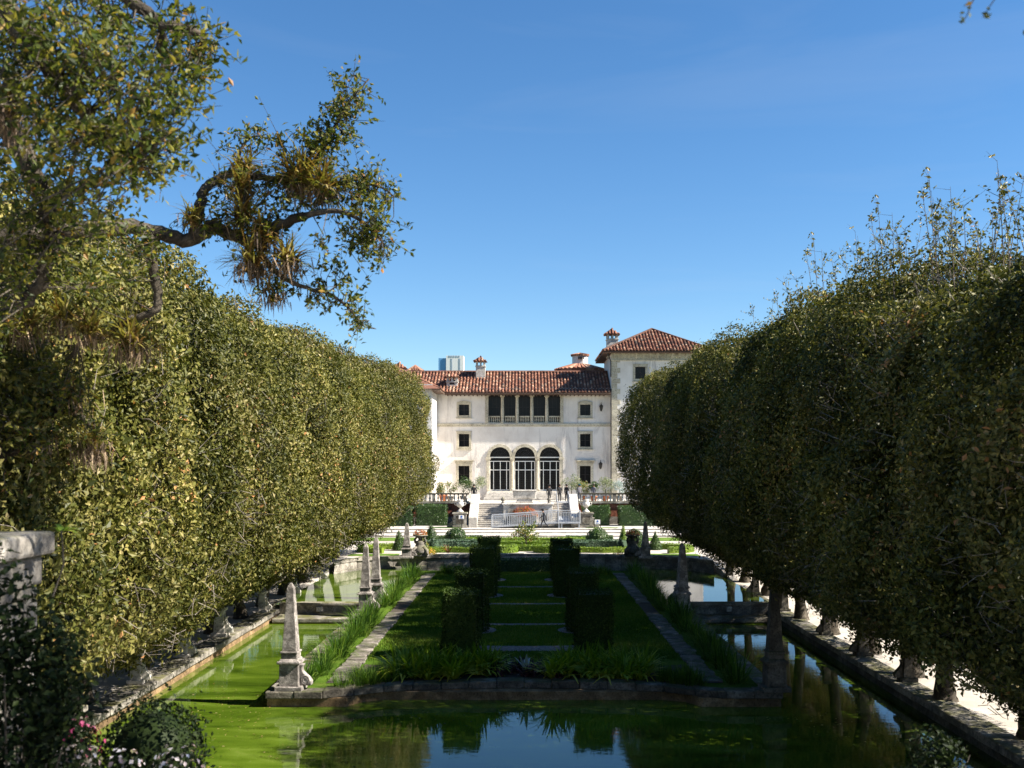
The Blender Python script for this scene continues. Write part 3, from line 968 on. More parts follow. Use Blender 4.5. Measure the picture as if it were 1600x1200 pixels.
obelisk((-7.42, 32.6, 0.02), 1, 'weathered sunlit obelisk at the near left corner of the island')
obelisk((7.95, 32.5, 0.02), -1, 'dark shaded obelisk at the near right corner of the island', 3.45, M['dark_shaded_coral'], False)  # near right obelisk: darker stone, shade put into its colour
obelisk((-7.72, 49.9, 0.02), 1, 'nearer of the two obelisks at the left dam', 3.3)
obelisk((-7.72, 53.3, 0.02), 1, 'farther and taller of the two obelisks at the left dam', 3.4)
obelisk((7.75, 49.9, 0.02), -1, 'nearer of the two shaded obelisks at the right dam', 3.3)
obelisk((8.15, 53.0, 0.02), -1, 'farther of the two shaded obelisks at the right dam', 3.1)
obelisk((-7.80, 68.0, 0.95), 1, 'sunlit obelisk on the rear wall beside the left planter figure', 2.35)
obelisk((8.05, 68.0, 0.95), -1, 'shaded obelisk on the rear wall beside the right planter figure', 2.45)

# ------------------------------------------------------------------ foliage solids
def box_points(g, n, a, b, h, z0=0.0):
    """random points and normals on the sides and top of a box"""
    A = np.array([2*a*h, 2*a*h, 2*b*h, 2*b*h, 4*a*b]); A = A/A.sum()
    f = g.choice(5, n, p=A)
    x = g.uniform(-a, a, n); y = g.uniform(-b, b, n); z = g.uniform(0, h, n)
    N = np.zeros((n, 3))
    m = f == 0; y[m] = -b; N[m] = (0,-1,0.2)
    m = f == 1; y[m] = b; N[m] = (0,1,0.2)
    m = f == 2; x[m] = -a; N[m] = (-1,0,0.2)
    m = f == 3; x[m] = a; N[m] = (1,0,0.2)
    m = f == 4; z[m] = h; N[m] = (0,0,1)
    return np.stack([x, y, z+z0], 1), N
def ell_points(g, n, rx, ry, rz, zc, taper=0.0):
    v = g.normal(0, 1, (n, 3)); v /= np.linalg.norm(v, axis=1)[:, None]
    P = v*np.array([rx, ry, rz])
    if taper:
        k = 1 - taper*(P[:, 2]/rz*0.5+0.5)
        P[:, 0] *= k; P[:, 1] *= k
    P[:, 2] += zc
    return P, v
def cone_points(g, n, r, h, z0=0.0):
    t = 1-np.sqrt(g.random(n))
    t = np.clip(t, 0, 0.98)
    a = g.uniform(0, 6.283, n)
    rr = r*(1-t)**0.85
    P = np.stack([rr*np.cos(a), rr*np.sin(a), z0 + h*t], 1)
    N = np.stack([np.cos(a), np.sin(a), np.full(n, r/h)], 1)
    return P, N

def solid_core(name, kind, dims, mat, parent):  # added solid filling behind the outer leaves
    m = MB()
    if kind == 'box':
        a, b, h = dims; m.box(-a, a, -b, b, 0, h)
    elif kind == 'ball':
        rx, rz, zc = dims; m.lathe(0, 0, [(rx*math.sin(t), zc - rz*math.cos(t)) for t in np.linspace(0.12, 3.02, 9)], 12)
    elif kind == 'cone':
        r, h, z0 = dims; m.lathe(0, 0, [(r, z0), (r*0.72, z0+h*0.3), (r*0.42, z0+h*0.62), (0.02, z0+h*0.96)], 12)
    return m.build(name, mat, parent)

def clipped_block(loc, w, h, label, group, mat, leaf=0.085, n=5200, d=None, name='clipped_hedge_block', cat='hedge', seed=1, rz=0.0):
    g = np.random.default_rng(seed)
    t = empty(name, loc, label, cat, group, rz)
    d = d or w
    P, N = box_points(g, n, w/2-0.04, d/2-0.04, h-0.04)
    # rounded vertical edges and uneven clipping
    P = P + N*(0.06*wav(P, 3.0, seed)+0.05*wav(P, 8.0, seed+4) - g.exponential(0.05, n) + g.exponential(0.03, n))[:, None]
    leaf_obj('foliage', t, P, N, leaf, 0.6, mat, wild=0.7, seed=seed, tint=np.clip(0.4+0.2*wav(P, 2.5, seed+9)+g.normal(0, .2, n), 0, 1))
    solid_core('filler_core', 'box', (w/2-0.14, d/2-0.14, h-0.14), mat, t)
    return t
PLACE = ['nearest', 'second', 'third', 'farthest']
for i, (x, y, w, h) in enumerate(BLOCKS):
    clipped_block((x, y, 0), w, h, '%s dark clipped hedge block of the %s file on the island lawn' % (PLACE[i//2], 'left' if x < 0 else 'right'),
                  'clipped hedge blocks on the island', M['box_leaf'], 0.085, 6000, seed=200+i)

def foliage_ball(loc, r, rz, label, mat, cat='shrub', group=None, leaf=0.10, n=2600, seed=1, name='round_topiary', sit=0.9):
    g = np.random.default_rng(seed)
    t = empty(name, loc, label, cat, group)
    P, N = ell_points(g, n, r, r, rz, rz*sit)
    P = P + N*(0.10*r*wav(P, 3.0/r, seed) - g.exponential(0.06, n))[:, None]
    ok = P[:, 2] > 0.02
    P = P[ok]; N = N[ok]
    leaf_obj('foliage', t, P, N, leaf, 0.6, mat, wild=0.8, seed=seed)
    solid_core('filler_core', 'ball', (r*0.86, rz*0.86, rz*sit), mat, t)
    return t
def foliage_cone(loc, r, h, label, mat, group=None, n=2600, leaf=0.09, seed=1):
    g = np.random.default_rng(seed)
    t = empty('cone_topiary', loc, label, 'topiary', group)
    P, N = cone_points(g, n, r, h, 0.02)
    P = P + N*(0.06*wav(P, 4.0, seed) - g.exponential(0.05, n))[:, None]
    leaf_obj('foliage', t, P, N, leaf, 0.6, mat, wild=0.8, seed=seed)
    solid_core('filler_core', 'cone', (r*0.85, h*0.9, 0.02), mat, t)
    return t
PZ = 0.95
def G(px, py, z=PZ):
    """ground point of height z under pixel (px, py)"""
    D = 1600.0*(EYE-z)/(py-725.0)
    return ((px-819.0)/1600.0*D, D, z)

# parterre topiary
foliage_cone(G(673, 857), 0.78, 1.95, 'tall dark cone topiary left of the parterre, behind the planter figure', M['topiary_leaf'], seed=301)
foliage_cone(G(676, 862), 0.36, 1.0, 'small pale cone topiary at the foot of the tall left cone', M['blue_leaf'], seed=302, n=1300)
foliage_cone(G(623, 860), 0.50, 1.45, 'slim cone topiary beside the left rear obelisk', M['topiary_leaf'], seed=303, n=1800)
foliage_cone(G(974, 857), 0.58, 1.75, 'lime green cone topiary right of the parterre', M['lime_leaf'], seed=304, n=2200)
foliage_cone(G(969, 861), 0.36, 1.0, 'small pale cone topiary before the lime cone on the right', M['blue_leaf'], seed=305, n=1200)
foliage_cone(G(1024, 859), 0.52, 1.40, 'slim cone topiary right of the right rear obelisk', M['topiary_leaf'], seed=306, n=1800)
foliage_ball(G(712, 855), 0.80, 0.78, 'large round dark topiary in the left half of the parterre', M['topiary_leaf'], 'topiary', seed=311)
foliage_ball(G(933, 857), 0.82, 0.80, 'large round dark topiary in the right half of the parterre', M['topiary_leaf'], 'topiary', seed=312)
foliage_ball(G(992, 862), 0.62, 0.85, 'dark bushy topiary behind the right planter figure', M['topiary_leaf'], 'topiary', seed=313)
foliage_ball(G(660, 868), 0.45, 0.62, 'olive shrub right behind the left planter figure', M['citrus_leaf'], 'shrub', seed=314, n=1500)

# low parterre hedges: ribbons of clipped foliage along a path
def ribbon(path, w, h, label, mat, group, leaf=0.10, dens=150, seed=1, name='parterre_hedge', z0=PZ):
    g = np.random.default_rng(seed)
    pts = np.array(path)
    seg = np.linalg.norm(np.diff(pts, axis=0), axis=1); cum = np.concatenate([[0], np.cumsum(seg)]); L = cum[-1]
    base = pts.mean(axis=0)
    t = empty(name, (base[0], base[1], z0), label, 'hedge', group)
    n = int(L*dens*(w+2*h))
    s = g.uniform(0, L, n)
    x = np.interp(s, cum, pts[:, 0]) - base[0]; y = np.interp(s, cum, pts[:, 1]) - base[1]
    e = 0.05
    tx = np.interp(np.clip(s+e, 0, L), cum, pts[:, 0]) - np.interp(np.clip(s-e, 0, L), cum, pts[:, 0])
    ty = np.interp(np.clip(s+e, 0, L), cum, pts[:, 1]) - np.interp(np.clip(s-e, 0, L), cum, pts[:, 1])
    l = np.hypot(tx, ty)+1e-9; nx, ny = -ty/l, tx/l
    q = g.uniform(-1, 1, n)*(w/2+h)
    side = np.abs(q) > w/2
    off = np.clip(q, -w/2, w/2)
    z = np.where(side, h - (np.abs(q)-w/2), h)
    P = np.stack([x+nx*off, y+ny*off, z], 1)
    N = np.stack([np.where(side, nx*np.sign(q), 0), np.where(side, ny*np.sign(q), 0), np.where(side, 0.2, 1.0)], 1)
    P = P + N*(0.04*wav(P, 3.5, seed) - g.exponential(0.03, n))[:, None]
    leaf_obj('foliage', t, P, N, leaf, 0.6, mat, wild=0.7, seed=seed)
    m = MB()
    ww = max(0.05, w/2-0.07)
    k = len(pts)
    vs = []
    for i in range(k):
        a = pts[max(i-1, 0)]; b = pts[min(i+1, k-1)]
        d = (b-a)/(np.linalg.norm(b-a)+1e-9); nn = np.array([-d[1], d[0]])
        for sx, z_ in ((-1, 0), (-1, h-0.08), (1, h-0.08), (1, 0)):
            vs.append((pts[i][0]-base[0]+nn[0]*ww*sx, pts[i][1]-base[1]+nn[1]*ww*sx, z_))
    fs = []
    for i in range(k-1):
        for j in range(3):
            fs.append((4*i+j, 4*i+j+1, 4*i+j+5, 4*i+j+4))
    fs += [(0,1,2,3), (4*k-4, 4*k-1, 4*k-2, 4*k-3)]
    m.add(vs, fs); m.build('filler_core', mat, t)  # filling added behind the hedge leaves
def arc(cx, cy, rx, ry, a0, a1, n=24):
    return [(cx+rx*math.cos(a), cy+ry*math.sin(a)) for a in np.linspace(R(a0), R(a1), n)]
cx = 0.05
gp = 'bright green hedges of the parterre'
ribbon([(x, 72.2 + 0.12*math.sin(x*2)) for x in np.linspace(-7.2, -3.0, 20)], 0.5, 0.42, 'bright low hedge along the left front edge of the parterre', M['lime_leaf'], gp, seed=401)
ribbon([(x, 72.2 + 0.12*math.sin(x*2)) for x in np.linspace(3.1, 7.4, 20)], 0.5, 0.42, 'bright low hedge along the right front edge of the parterre', M['lime_leaf'], gp, seed=402)
ribbon(arc(-1.75, 72.6, 1.1, 0.75, -200, 20), 0.55, 0.55, 'rounded bright hedge left of the small gravel gap, parterre front', M['lime_leaf'], gp, seed=403)
ribbon(arc(1.95, 72.6, 1.1, 0.75, -200, 20), 0.55, 0.55, 'rounded bright hedge right of the small gravel gap, parterre front', M['lime_leaf'], gp, seed=404)
ribbon(arc(cx, 74.6, 3.0, 1.2, 180, 360), 0.5, 0.45, 'inner curved bright hedge before the small parterre tree', M['lime_leaf'], gp, seed=405)
ribbon([(x, 77.0) for x in np.linspace(-3.6, 3.7, 20)], 0.7, 0.5, 'straight bright hedge behind the small parterre tree', M['lime_leaf'], gp, seed=406)
ribbon([(x, 79.6 + 0.15*math.cos(x)) for x in np.linspace(-4.6, 4.7, 20)], 1.2, 0.55, 'wide bright hedge at the back of the parterre centre', M['lime_leaf'], gp, seed=407)
ribbon(arc(-9.5, 73.4, 2.2, 1.8, 60, 260), 0.6, 0.45, 'bright hedge curving round the parterre left end', M['lime_leaf'], gp, seed=408)
ribbon(arc(9.7, 73.4, 2.2, 1.8, -80, 120), 0.6, 0.45, 'bright hedge curving round the parterre right end', M['lime_leaf'], gp, seed=409)
gb = 'grey green hedges of the parterre'
ribbon(arc(-5.0, 73.8, 1.9, 1.0, 170, -10), 1.2, 0.75, 'grey green rounded hedge mound below the left round topiary', M['blue_leaf'], gb, seed=411)
ribbon([(x, 73.6) for x in np.linspace(-4.8, -3.2, 8)], 0.9, 0.62, 'small grey green mound beside the left red plant', M['blue_leaf'], gb, seed=412)
ribbon(arc(5.3, 73.8, 1.9, 1.0, 190, 10), 1.2, 0.75, 'grey green rounded hedge mound below the right round topiary', M['blue_leaf'], gb, seed=413)
ribbon([(x, 73.5) for x in np.linspace(3.3, 4.6, 8)], 0.9, 0.70, 'small dark grey green mound in the right half of the parterre', M['blue_leaf'], gb, seed=414)
ribbon([(x, 81.0) for x in np.linspace(-7.0, -3.3, 8)], 0.8, 0.6, 'dark hedge strip behind the left round topiary', M['topiary_leaf'], gb, seed=415)
ribbon([(x, 81.0) for x in np.linspace(3.3, 7.0, 8)], 0.8, 0.6, 'dark hedge strip behind the right round topiary', M['topiary_leaf'], gb, seed=416)
ribbon([(x, 68.6) for x in np.linspace(-1.9, 2.0, 10)], 1.0, 0.88, 'loose dark hedge at the far end of the island lawn', M['topiary_leaf'], None, seed=417, leaf=0.14, z0=0.0, name='island_end_hedge')
bpy.data.objects['parterre_hedge'].name = 'parterre_hedge'
for s in (-1, 1):
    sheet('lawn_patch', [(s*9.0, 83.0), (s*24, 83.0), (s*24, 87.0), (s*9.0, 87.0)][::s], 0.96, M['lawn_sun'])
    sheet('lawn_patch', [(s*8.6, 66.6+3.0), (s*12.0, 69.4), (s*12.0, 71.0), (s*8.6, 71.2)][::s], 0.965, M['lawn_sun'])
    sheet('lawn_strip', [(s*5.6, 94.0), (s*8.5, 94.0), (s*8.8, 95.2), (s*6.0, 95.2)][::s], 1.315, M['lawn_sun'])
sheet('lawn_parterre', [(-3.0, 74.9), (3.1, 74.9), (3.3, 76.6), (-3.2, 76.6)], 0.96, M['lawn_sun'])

def flower_patch(name, loc, rx, ry, h, n, mat, label, cat, seed, leaf=0.09):
    g = np.random.default_rng(seed)
    P, N = ell_points(g, n, rx, ry, h, 0.0)
    P[:, 2] = np.abs(P[:, 2])*g.uniform(0.5, 1.0, n)
    me = leaf_mesh(name, P, N, leaf, 0.7, mat, wild=0.9, seed=seed)
    o = link(bpy.data.objects.new(name, me)); o.location = loc
    tag(o, label, cat); o['kind'] = 'stuff' if False else ''
    del o['kind']
    return o
flower_patch('flower_clump', G(673, 868), 0.42, 0.3, 0.55, 260, M['yellow_flower'], 'yellow flowers at the left front of the parterre', 'flowers', 421)
flower_patch('flower_clump', G(966, 868), 0.40, 0.3, 0.40, 200, M['yellow_flower'], 'yellow flowers beside the right planter figure', 'flowers', 422)
o = link(bpy.data.objects.new('red_cordyline', clump_mesh('red_cordyline', 16, 0.75, 0.07, 0.5, M['red_flower'], 0.06, (0.2, 0.9), 423)))
o.location = G(700, 864, PZ+0.45); tag(o, 'small red spiky plant between the grey green mounds', 'plant')

# small tree in the middle of the parterre
def small_tree():
    loc = G(822, 858)
    t = empty('small_parterre_tree', loc, 'small open leafy tree standing in the middle of the parterre', 'tree')
    g = np.random.default_rng(55)
    m = MB(); m.tube(bez([(0,0,-.05),(0.02,0,0.4),(-0.02,0.02,0.8),(0,0,1.1)], 4), [0.055]*6+[0.045]*7, 7); m.build('trunk', M['bark'], t, smooth=True)
    LP = []; LN = []
    for k in range(13):
        a = k*2.4; el = g.uniform(0.15, 1.25)
        L = g.uniform(0.8, 1.3)
        e = Vector((math.cos(a)*math.cos(el)*L*1.05, math.sin(a)*math.cos(el)*L, 0.75 + math.sin(el)*L))
        s0 = Vector((0, 0, g.uniform(0.6, 1.05)))
        m = MB(); m.tube(bez([s0, s0.lerp(e, 0.5)+Vector((0,0,0.08)), e], 3), list(np.linspace(0.03, 0.008, 7)), 5); m.build('branch', M['bark'], t, smooth=True)
        for c in range(5):
            q = s0.lerp(e, 0.45+0.15*c)
            for l in range(9):
                LP.append(np.array(q) + g.normal(0, 0.11, 3)); LN.append(g.normal(0, 1, 3)+np.array((0,0,0.6)))
    leaf_obj('foliage', t, np.array(LP), np.array(LN), 0.19, 0.5, M['citrus_leaf'], seed=56)
small_tree()

# planter figures on the rear wall
def planter_figure(loc, label, mat):
    t = empty('planter_figure', loc, label, 'statue', 'planter figures on the rear wall')
    m = MB(); m.box(-0.55, 0.55, -0.4, 0.4, 0, 0.14); m.build('plinth', mat, t, bevel=0.03)
    m = MB(); m.lathe(0, 0, [(0.42,0.14),(0.52,0.28),(0.50,0.50),(0.36,0.66),(0.30,0.82),(0.34,0.95),(0.24,1.04)], 10)
    m.tube([(-0.2,-0.25,0.62),(-0.46,-0.30,0.42),(-0.50,-0.42,0.15)], [0.12,0.14,0.11], 7)
    m.tube([(0.2,-0.25,0.62),(0.46,-0.30,0.42),(0.50,-0.42,0.15)], [0.12,0.14,0.11], 7)
    m.tube([(-0.3,0,0.9),(-0.36,-0.15,1.1),(-0.22,-0.1,1.32)], [0.10,0.085,0.06], 6)
    m.tube([(0.3,0,0.9),(0.36,-0.15,1.1),(0.22,-0.1,1.32)], [0.10,0.085,0.06], 6)
    m.build('figure', mat, t, smooth=True)
    m = MB(); m.lathe(0, 0, [(0.16,1.04),(0.13,1.16),(0.22,1.28),(0.46,1.36),(0.52,1.42),(0.48,1.46)], 14); m.build('bowl', mat, t, smooth=True)
    g = np.random.default_rng(66)
    P, N = ell_points(g, 260, 0.46, 0.4, 0.34, 1.46); P[:, 2] = np.maximum(P[:, 2], 1.44)
    leaf_obj('flowers', t, P, N, 0.13, 0.6, M['red_flower'], seed=67)
planter_figure((-7.0, 69.0, 0.99), 'crouching stone figure carrying a bowl of flowers, sunlit, left of the axis', M['coral'])
planter_figure((7.3, 69.0, 0.99), 'crouching stone figure carrying a bowl of flowers, in shade, right of the axis', M['dark_shaded_coral'])  # right figure takes the darker stone to imitate its shade

# ------------------------------------------------------------------ planting on the island
iris_var = [clump_mesh('iris_clump', 95, 0.98, 0.040, 0.75, M['iris'], 0.30, (0.05, 0.95), 500+k, rx=0.8, seg=4) for k in range(4)]
for s, nm in ((-1, 'left'), (1, 'right')):
    g = np.random.default_rng(510+s)
    y = 33.7
    while y < 67.0:
        if not (47.9 < y < 50.9) or s > 0:
            o = link(bpy.data.objects.new('iris_clump', iris_var[int(g.integers(4))]))
            o.location = (s*(7.02 + g.uniform(-0.2, 0.2)), y, 0.01)
            o.rotation_euler.z = g.uniform(0, 6.28)
            k = g.uniform(0.6, 1.22); o.scale = (k, k, k)
            tag(o, 'grassy iris clump in the row along the island %s edge' % nm, 'plant', 'iris clumps along the island %s edge' % nm)
        y += g.uniform(0.55, 1.25)

strap_var = [clump_mesh('strap_leaf_plant', 46, 1.02, 0.115, 0.95, M['strap'], 0.16, (0.1, 0.95), 520+k, seg=4) for k in range(3)]
def bed(n, x0, x1, y0, y1, var, name, label, cat, group, seed, sc=(0.8, 1.2)):
    g = np.random.default_rng(seed)
    for i in range(n):
        o = link(bpy.data.objects.new(name, var[i % len(var)]))
        x = x0 + (x1-x0)*(i+0.5)/n + g.uniform(-0.2, 0.2)
        o.location = (x, g.uniform(y0, y1) + front_edge(x) - 33.4, 0.02)
        o.rotation_euler.z = g.uniform(0, 6.28)
        k = g.uniform(*sc); o.scale = (k, k, k)
        tag(o, label, cat, group)
bed(26, -4.3, -1.05, 33.95, 35.4, strap_var, 'strap_leaf_plant', 'yellow green strap leaved plant in the left half of the front bed', 'plant', 'strap leaved plants, front bed left', 531)
bed(26, 1.05, 4.2, 33.95, 35.4, strap_var, 'strap_leaf_plant', 'yellow green strap leaved plant in the right half of the front bed', 'plant', 'strap leaved plants, front bed right', 532)
pur_var = [clump_mesh('purple_plant', 26, 0.55, 0.085, 0.6, M['purple'], 0.12, (0.15, 1.0), 540+k) for k in range(3)]
bed(15, -1.25, 1.3, 33.9, 35.4, pur_var, 'purple_plant', 'dark purple leaved plant in the middle of the front bed', 'plant', 'dark purple plants, front bed middle', 541)
o = link(bpy.data.objects.new('silver_bromeliad', clump_mesh('silver_bromeliad', 7, 0.50, 0.15, 0.35, M['silver_leaf'], 0.10, (0.1, 0.9), 548, seg=4)))
o.location = (0.05, 34.7, 0.32); tag(o, 'pale silver blue bromeliad among the dark purple plants', 'plant')
tuft_var = [clump_mesh('grass_tuft', 90, 0.62, 0.02, 0.5, M['iris'], 0.24, (0.05, 0.7), 550+k) for k in range(3)]
bed(9, 4.3, 6.0, 33.9, 34.9, tuft_var, 'grass_tuft', 'fine grassy tuft at the right end of the front bed', 'plant', 'grassy tufts, front bed right end', 551)
bed(8, -5.8, -4.1, 33.8, 34.5, tuft_var, 'grass_tuft', 'low dark grassy tuft at the left end of the front bed', 'plant', 'grassy tufts, front bed left end', 552)
bed(14, -5.4, -2.4, 67.2, 68.4, tuft_var, 'grass_tuft', 'grassy tuft at the far left end of the island lawn', 'plant', 'grassy tufts, far left of lawn', 553)
bed(14, 2.5, 5.4, 67.2, 68.4, tuft_var, 'grass_tuft', 'grassy tuft at the far right end of the island lawn', 'plant', 'grassy tufts, far right of lawn', 554)

# ------------------------------------------------------------------ wide garden steps, terrace and stairs
def garden_steps():
    t = empty('garden_steps', (0, 88, 0.95), 'three wide shallow pale stone steps crossing behind the parterre', 'steps')
    for k, (d, z) in enumerate(((88.0, 1.07), (90.7, 1.19), (93.2, 1.31))):
        y = d
        m = MB(); m.box(-26, 26, d-88, (100.2 if k == 2 else (90.72, 93.22)[k])-88 + 0.2, -0.3, z-0.95-0.055); m.build('riser', M['pale_stone'], t)
        x = -26.0
        while x < 26:
            L = random.uniform(1.7, 2.6)
            x1 = min(x+L, 26)
            m = MB(); m.box(x+0.006, x1-0.006, d-88-0.05+random.uniform(-0.012, 0.012), d-88+0.5, z-0.95-0.052, z-0.95+random.uniform(-0.006, 0.004)); m.build('nosing_stone', M['pale_stone'], t, bevel=0.012)
            x = x1
        m = MB(); m.box(-26, 26, d-88+0.505, (100.2 if k == 2 else (90.72, 93.22)[k])-88 + 0.2, z-0.95-0.052, z-0.95-0.004); m.build('tread', M['pale_stone'], t)
garden_steps()

TZ = 3.40
def terrace():
    m = MB(); m.box(-40, -5.25, 100.6, 112.6, 0.5, TZ); m.box(5.25, 40, 100.6, 112.6, 0.5, TZ); m.box(-5.25, 5.25, 99.4, 112.6, 0.5, TZ-0.002)
    o = m.build('terrace', M['pale_stone']); o['kind'] = 'structure'
    t = empty('terrace_wall', (0, 100.3, 1.3), 'red brick retaining wall below the terrace balustrade', 'wall')
    for s in (-1, 1):
        m = MB(); m.box(s*5.3 if s > 0 else -30, 30 if s > 0 else -5.3, 0, 0.29, 0.75, 2.02); m.build('brickwork', M['brick_red'], t)
        m = MB(); m.box(s*5.3 if s > 0 else -30, 30 if s > 0 else -5.3, -0.08, 0.29, -0.4, 0.745); m.build('stone_base', M['coral'], t)
        m = MB(); m.box(s*5.3 if s > 0 else -30, 30 if s > 0 else -5.3, -0.14, 0.35, 2.025, 2.16); m.build('coping', M['coral'], t, bevel=0.02)
terrace()

def balustrade(s, label):
    t = empty('balustrade', (s*5.4, 100.45, 3.465), label, 'balustrade', 'terrace balustrades')
    m = MB(); m.box(min(0, s*14), max(0, s*14), -0.14, 0.14, 0, 0.10); m.build('base_rail', M['coral'], t, bevel=0.02)
    m = MB(); m.box(min(0, s*14), max(0, s*14), -0.17, 0.17, 0.74, 0.90); m.build('top_rail', M['dark_shaded_coral'], t, bevel=0.03)
    b = MB(); b.lathe(0, 0, [(0.085,0.0),(0.085,0.06),(0.05,0.10),(0.095,0.22),(0.10,0.30),(0.055,0.46),(0.045,0.54),(0.085,0.58),(0.085,0.64)], 9)
    me = b.mesh('baluster', M['pale_stone'], smooth=True)
    for k in range(34):
        x = s*(0.25 + k*0.40)
        if k % 9 == 8:
            q = MB(); q.box(x-0.17, x+0.17, -0.15, 0.15, 0.10, 0.74); q.build('pier', M['coral'], t, bevel=0.02); continue
        o = bpy.data.objects.new('baluster', me); o.location = (x, 0, 0.10); link(o, t)
balustrade(-1, 'stone terrace balustrade left of the stairs with terracotta pots behind')
balustrade(1, 'stone terrace balustrade right of the stairs, partly behind the dark oaks')

def main_stairs():
    t = empty('terrace_stairs', (0, 95.2, 1.31), 'broad pale stone staircase rising to the terrace', 'stairs')
    n = 12; rise = (TZ-1.31)/n; run = 0.35
    for k in range(n):
        m = MB()
        m.box(-4.35, 4.35, k*run, k*run+run+0.28, -0.2 if k == 0 else (k-1)*rise, (k+1)*rise-0.05)
        m.box(-4.36, 4.36, k*run-0.04, k*run+run-0.01, (k+1)*rise-0.048, (k+1)*rise-(0.004 if k < n-1 else 0.006))
        m.build('step', M['pale_stone'], t)
    for s in (-1, 1):
        m = MB()
        prof = [(-0.3, -0.2), (5.4, -0.2), (5.4, 2.95), (4.7, 2.95), (-0.3, 0.95)]
        m.prism_x(prof, s*4.36 if s > 0 else -5.15, 5.15 if s > 0 else -4.36)
        w = m.build('cheek_wall', M['pale_stone'], t, bevel=0.03)
    # upper flight before the doors
    for k in range(5):
        m = MB(); m.box(-4.3+k*0.08, 4.3-k*0.08, 12.0+k*0.36, 16.75, 2.085 + k*0.162, 2.085 + (k+1)*0.162); m.build('upper_step', M['pale_stone'], t)
main_stairs()

def centre_block():
    t = empty('fountain_block', (0.35, 96.0, 1.31), 'low stone fountain block in the middle of the staircase', 'fountain')
    m = MB(); m.box(-2.3, 2.3, 0, 3.6, -0.1, 2.05); m.build('wall', M['pale_stone'], t, bevel=0.03)
    m = MB(); m.box(-2.42, 2.42, -0.10, 3.7, 2.055, 2.20); m.build('coping', M['pale_stone'], t, bevel=0.03)
    for x in (-1.55, 1.55):
        m = MB(); m.box(x-0.35, x+0.35, -0.035, -0.004, 0.4, 1.7); m.build('panel', M['coral'], t, bevel=0.015)
    t = empty('stone_sarcophagus', (0.03, 97.6, 3.51), 'large pale stone sarcophagus trough at the head of the stairs', 'trough')
    m = MB(); m.frustum(0, 0, 0.02, 0.40, 0.85, 0.42, 0.62, 0.36); m.build('base', M['pale_stone'], t, bevel=0.04)
    m = MB(); m.frustum(0, 0, 0.40, 1.12, 1.02, 0.46, 1.12, 0.52); m.build('basin', M['pale_stone'], t, bevel=0.05)
    m = MB(); m.box(-1.20, 1.20, -0.58, 0.58, 1.122, 1.22); m.build('rim', M['pale_stone'], t, bevel=0.03)
    for i, x in enumerate((-2.0, 2.35)):
        t = empty('stone_finial', (x, 96.5, 3.51), 'small carved stone finial on the %s end of the fountain block' % ('left' if i == 0 else 'right'), 'finial')
        m = MB(); m.lathe(0, 0, [(0.17,0.0),(0.17,0.08),(0.08,0.14),(0.20,0.30),(0.22,0.38),(0.10,0.52),(0.03,0.62)], 9); m.build('body', M['coral'], t, smooth=True)
    o = flower_patch('flower_clump', (0.05, 95.75, 2.3), 1.25, 0.55, 1.05, 900, M['red_flower'], 'red and orange flowers spilling before the fountain block', 'flowers', 431, 0.15)
    m = MB(); m.box(-1.1, 1.1, -0.45, 0.22, -1.0, 0.12); m.build('planter_box', M['coral'], o, bevel=0.03)
centre_block()

def urn_pedestal(s, x, label_p, label_u):
    t = empty('stone_pedestal', (x, 95.2, 1.31), label_p, 'pedestal', 'pedestals flanking the stairs')
    m = MB(); m.box(-0.68, 0.68, -0.6, 0.6, 0, 0.2); m.build('plinth', M['coral'], t, bevel=0.03)
    m = MB(); m.box(-0.58, 0.58, -0.52, 0.52, 0.2, 1.25); m.build('die', M['coral'], t, bevel=0.02)
    m = MB(); m.box(-0.7, 0.7, -0.62, 0.62, 1.252, 1.4); m.build('cap', M['coral'], t, bevel=0.03)
    m = MB(); m.box(-0.36, 0.36, -0.55, -0.524, 0.35, 1.1); m.build('panel', M['dark_shaded_coral'], t, bevel=0.01)
    out = [(s*(0.58+x_), z) for x_, z in scroll_outline(0.62, 0.92)]
    m = MB(); m.prism_y(out[::(1 if s > 0 else -1)], -0.3, 0.3); m.build('scroll', M['coral'], t, bevel=0.03)
    u = empty('stone_urn', (x, 95.2, 2.713), label_u, 'urn', 'urns flanking the stairs')
    m = MB(); m.lathe(0, 0, [(0.34,0.0),(0.34,0.07),(0.20,0.20),(0.09,0.34),(0.10,0.42)], 12); m.build('foot', M['pale_stone'], u, smooth=True)
    m = MB(); m.lathe(0, 0, [(0.10,0.42),(0.26,0.52),(0.37,0.70),(0.33,0.90),(0.24,1.02),(0.31,1.12),(0.29,1.16)], 14); m.build('bowl', M['pale_stone'], u, smooth=True)
    for q in (-1, 1):
        m = MB(); m.tube(bez([(q*0.33,0,0.88),(q*0.50,0,0.92),(q*0.50,0,0.74),(q*0.35,0,0.64)], 4), 0.035, 6); m.build('handle', M['pale_stone'], u, smooth=True)
urn_pedestal(-1, -5.95, 'carved stone pedestal with scroll at the left foot of the stairs', 'two handled stone urn on the left stair pedestal')
urn_pedestal(1, 5.75, 'carved stone pedestal with scroll at the right foot of the stairs', 'two handled stone urn on the right stair pedestal')

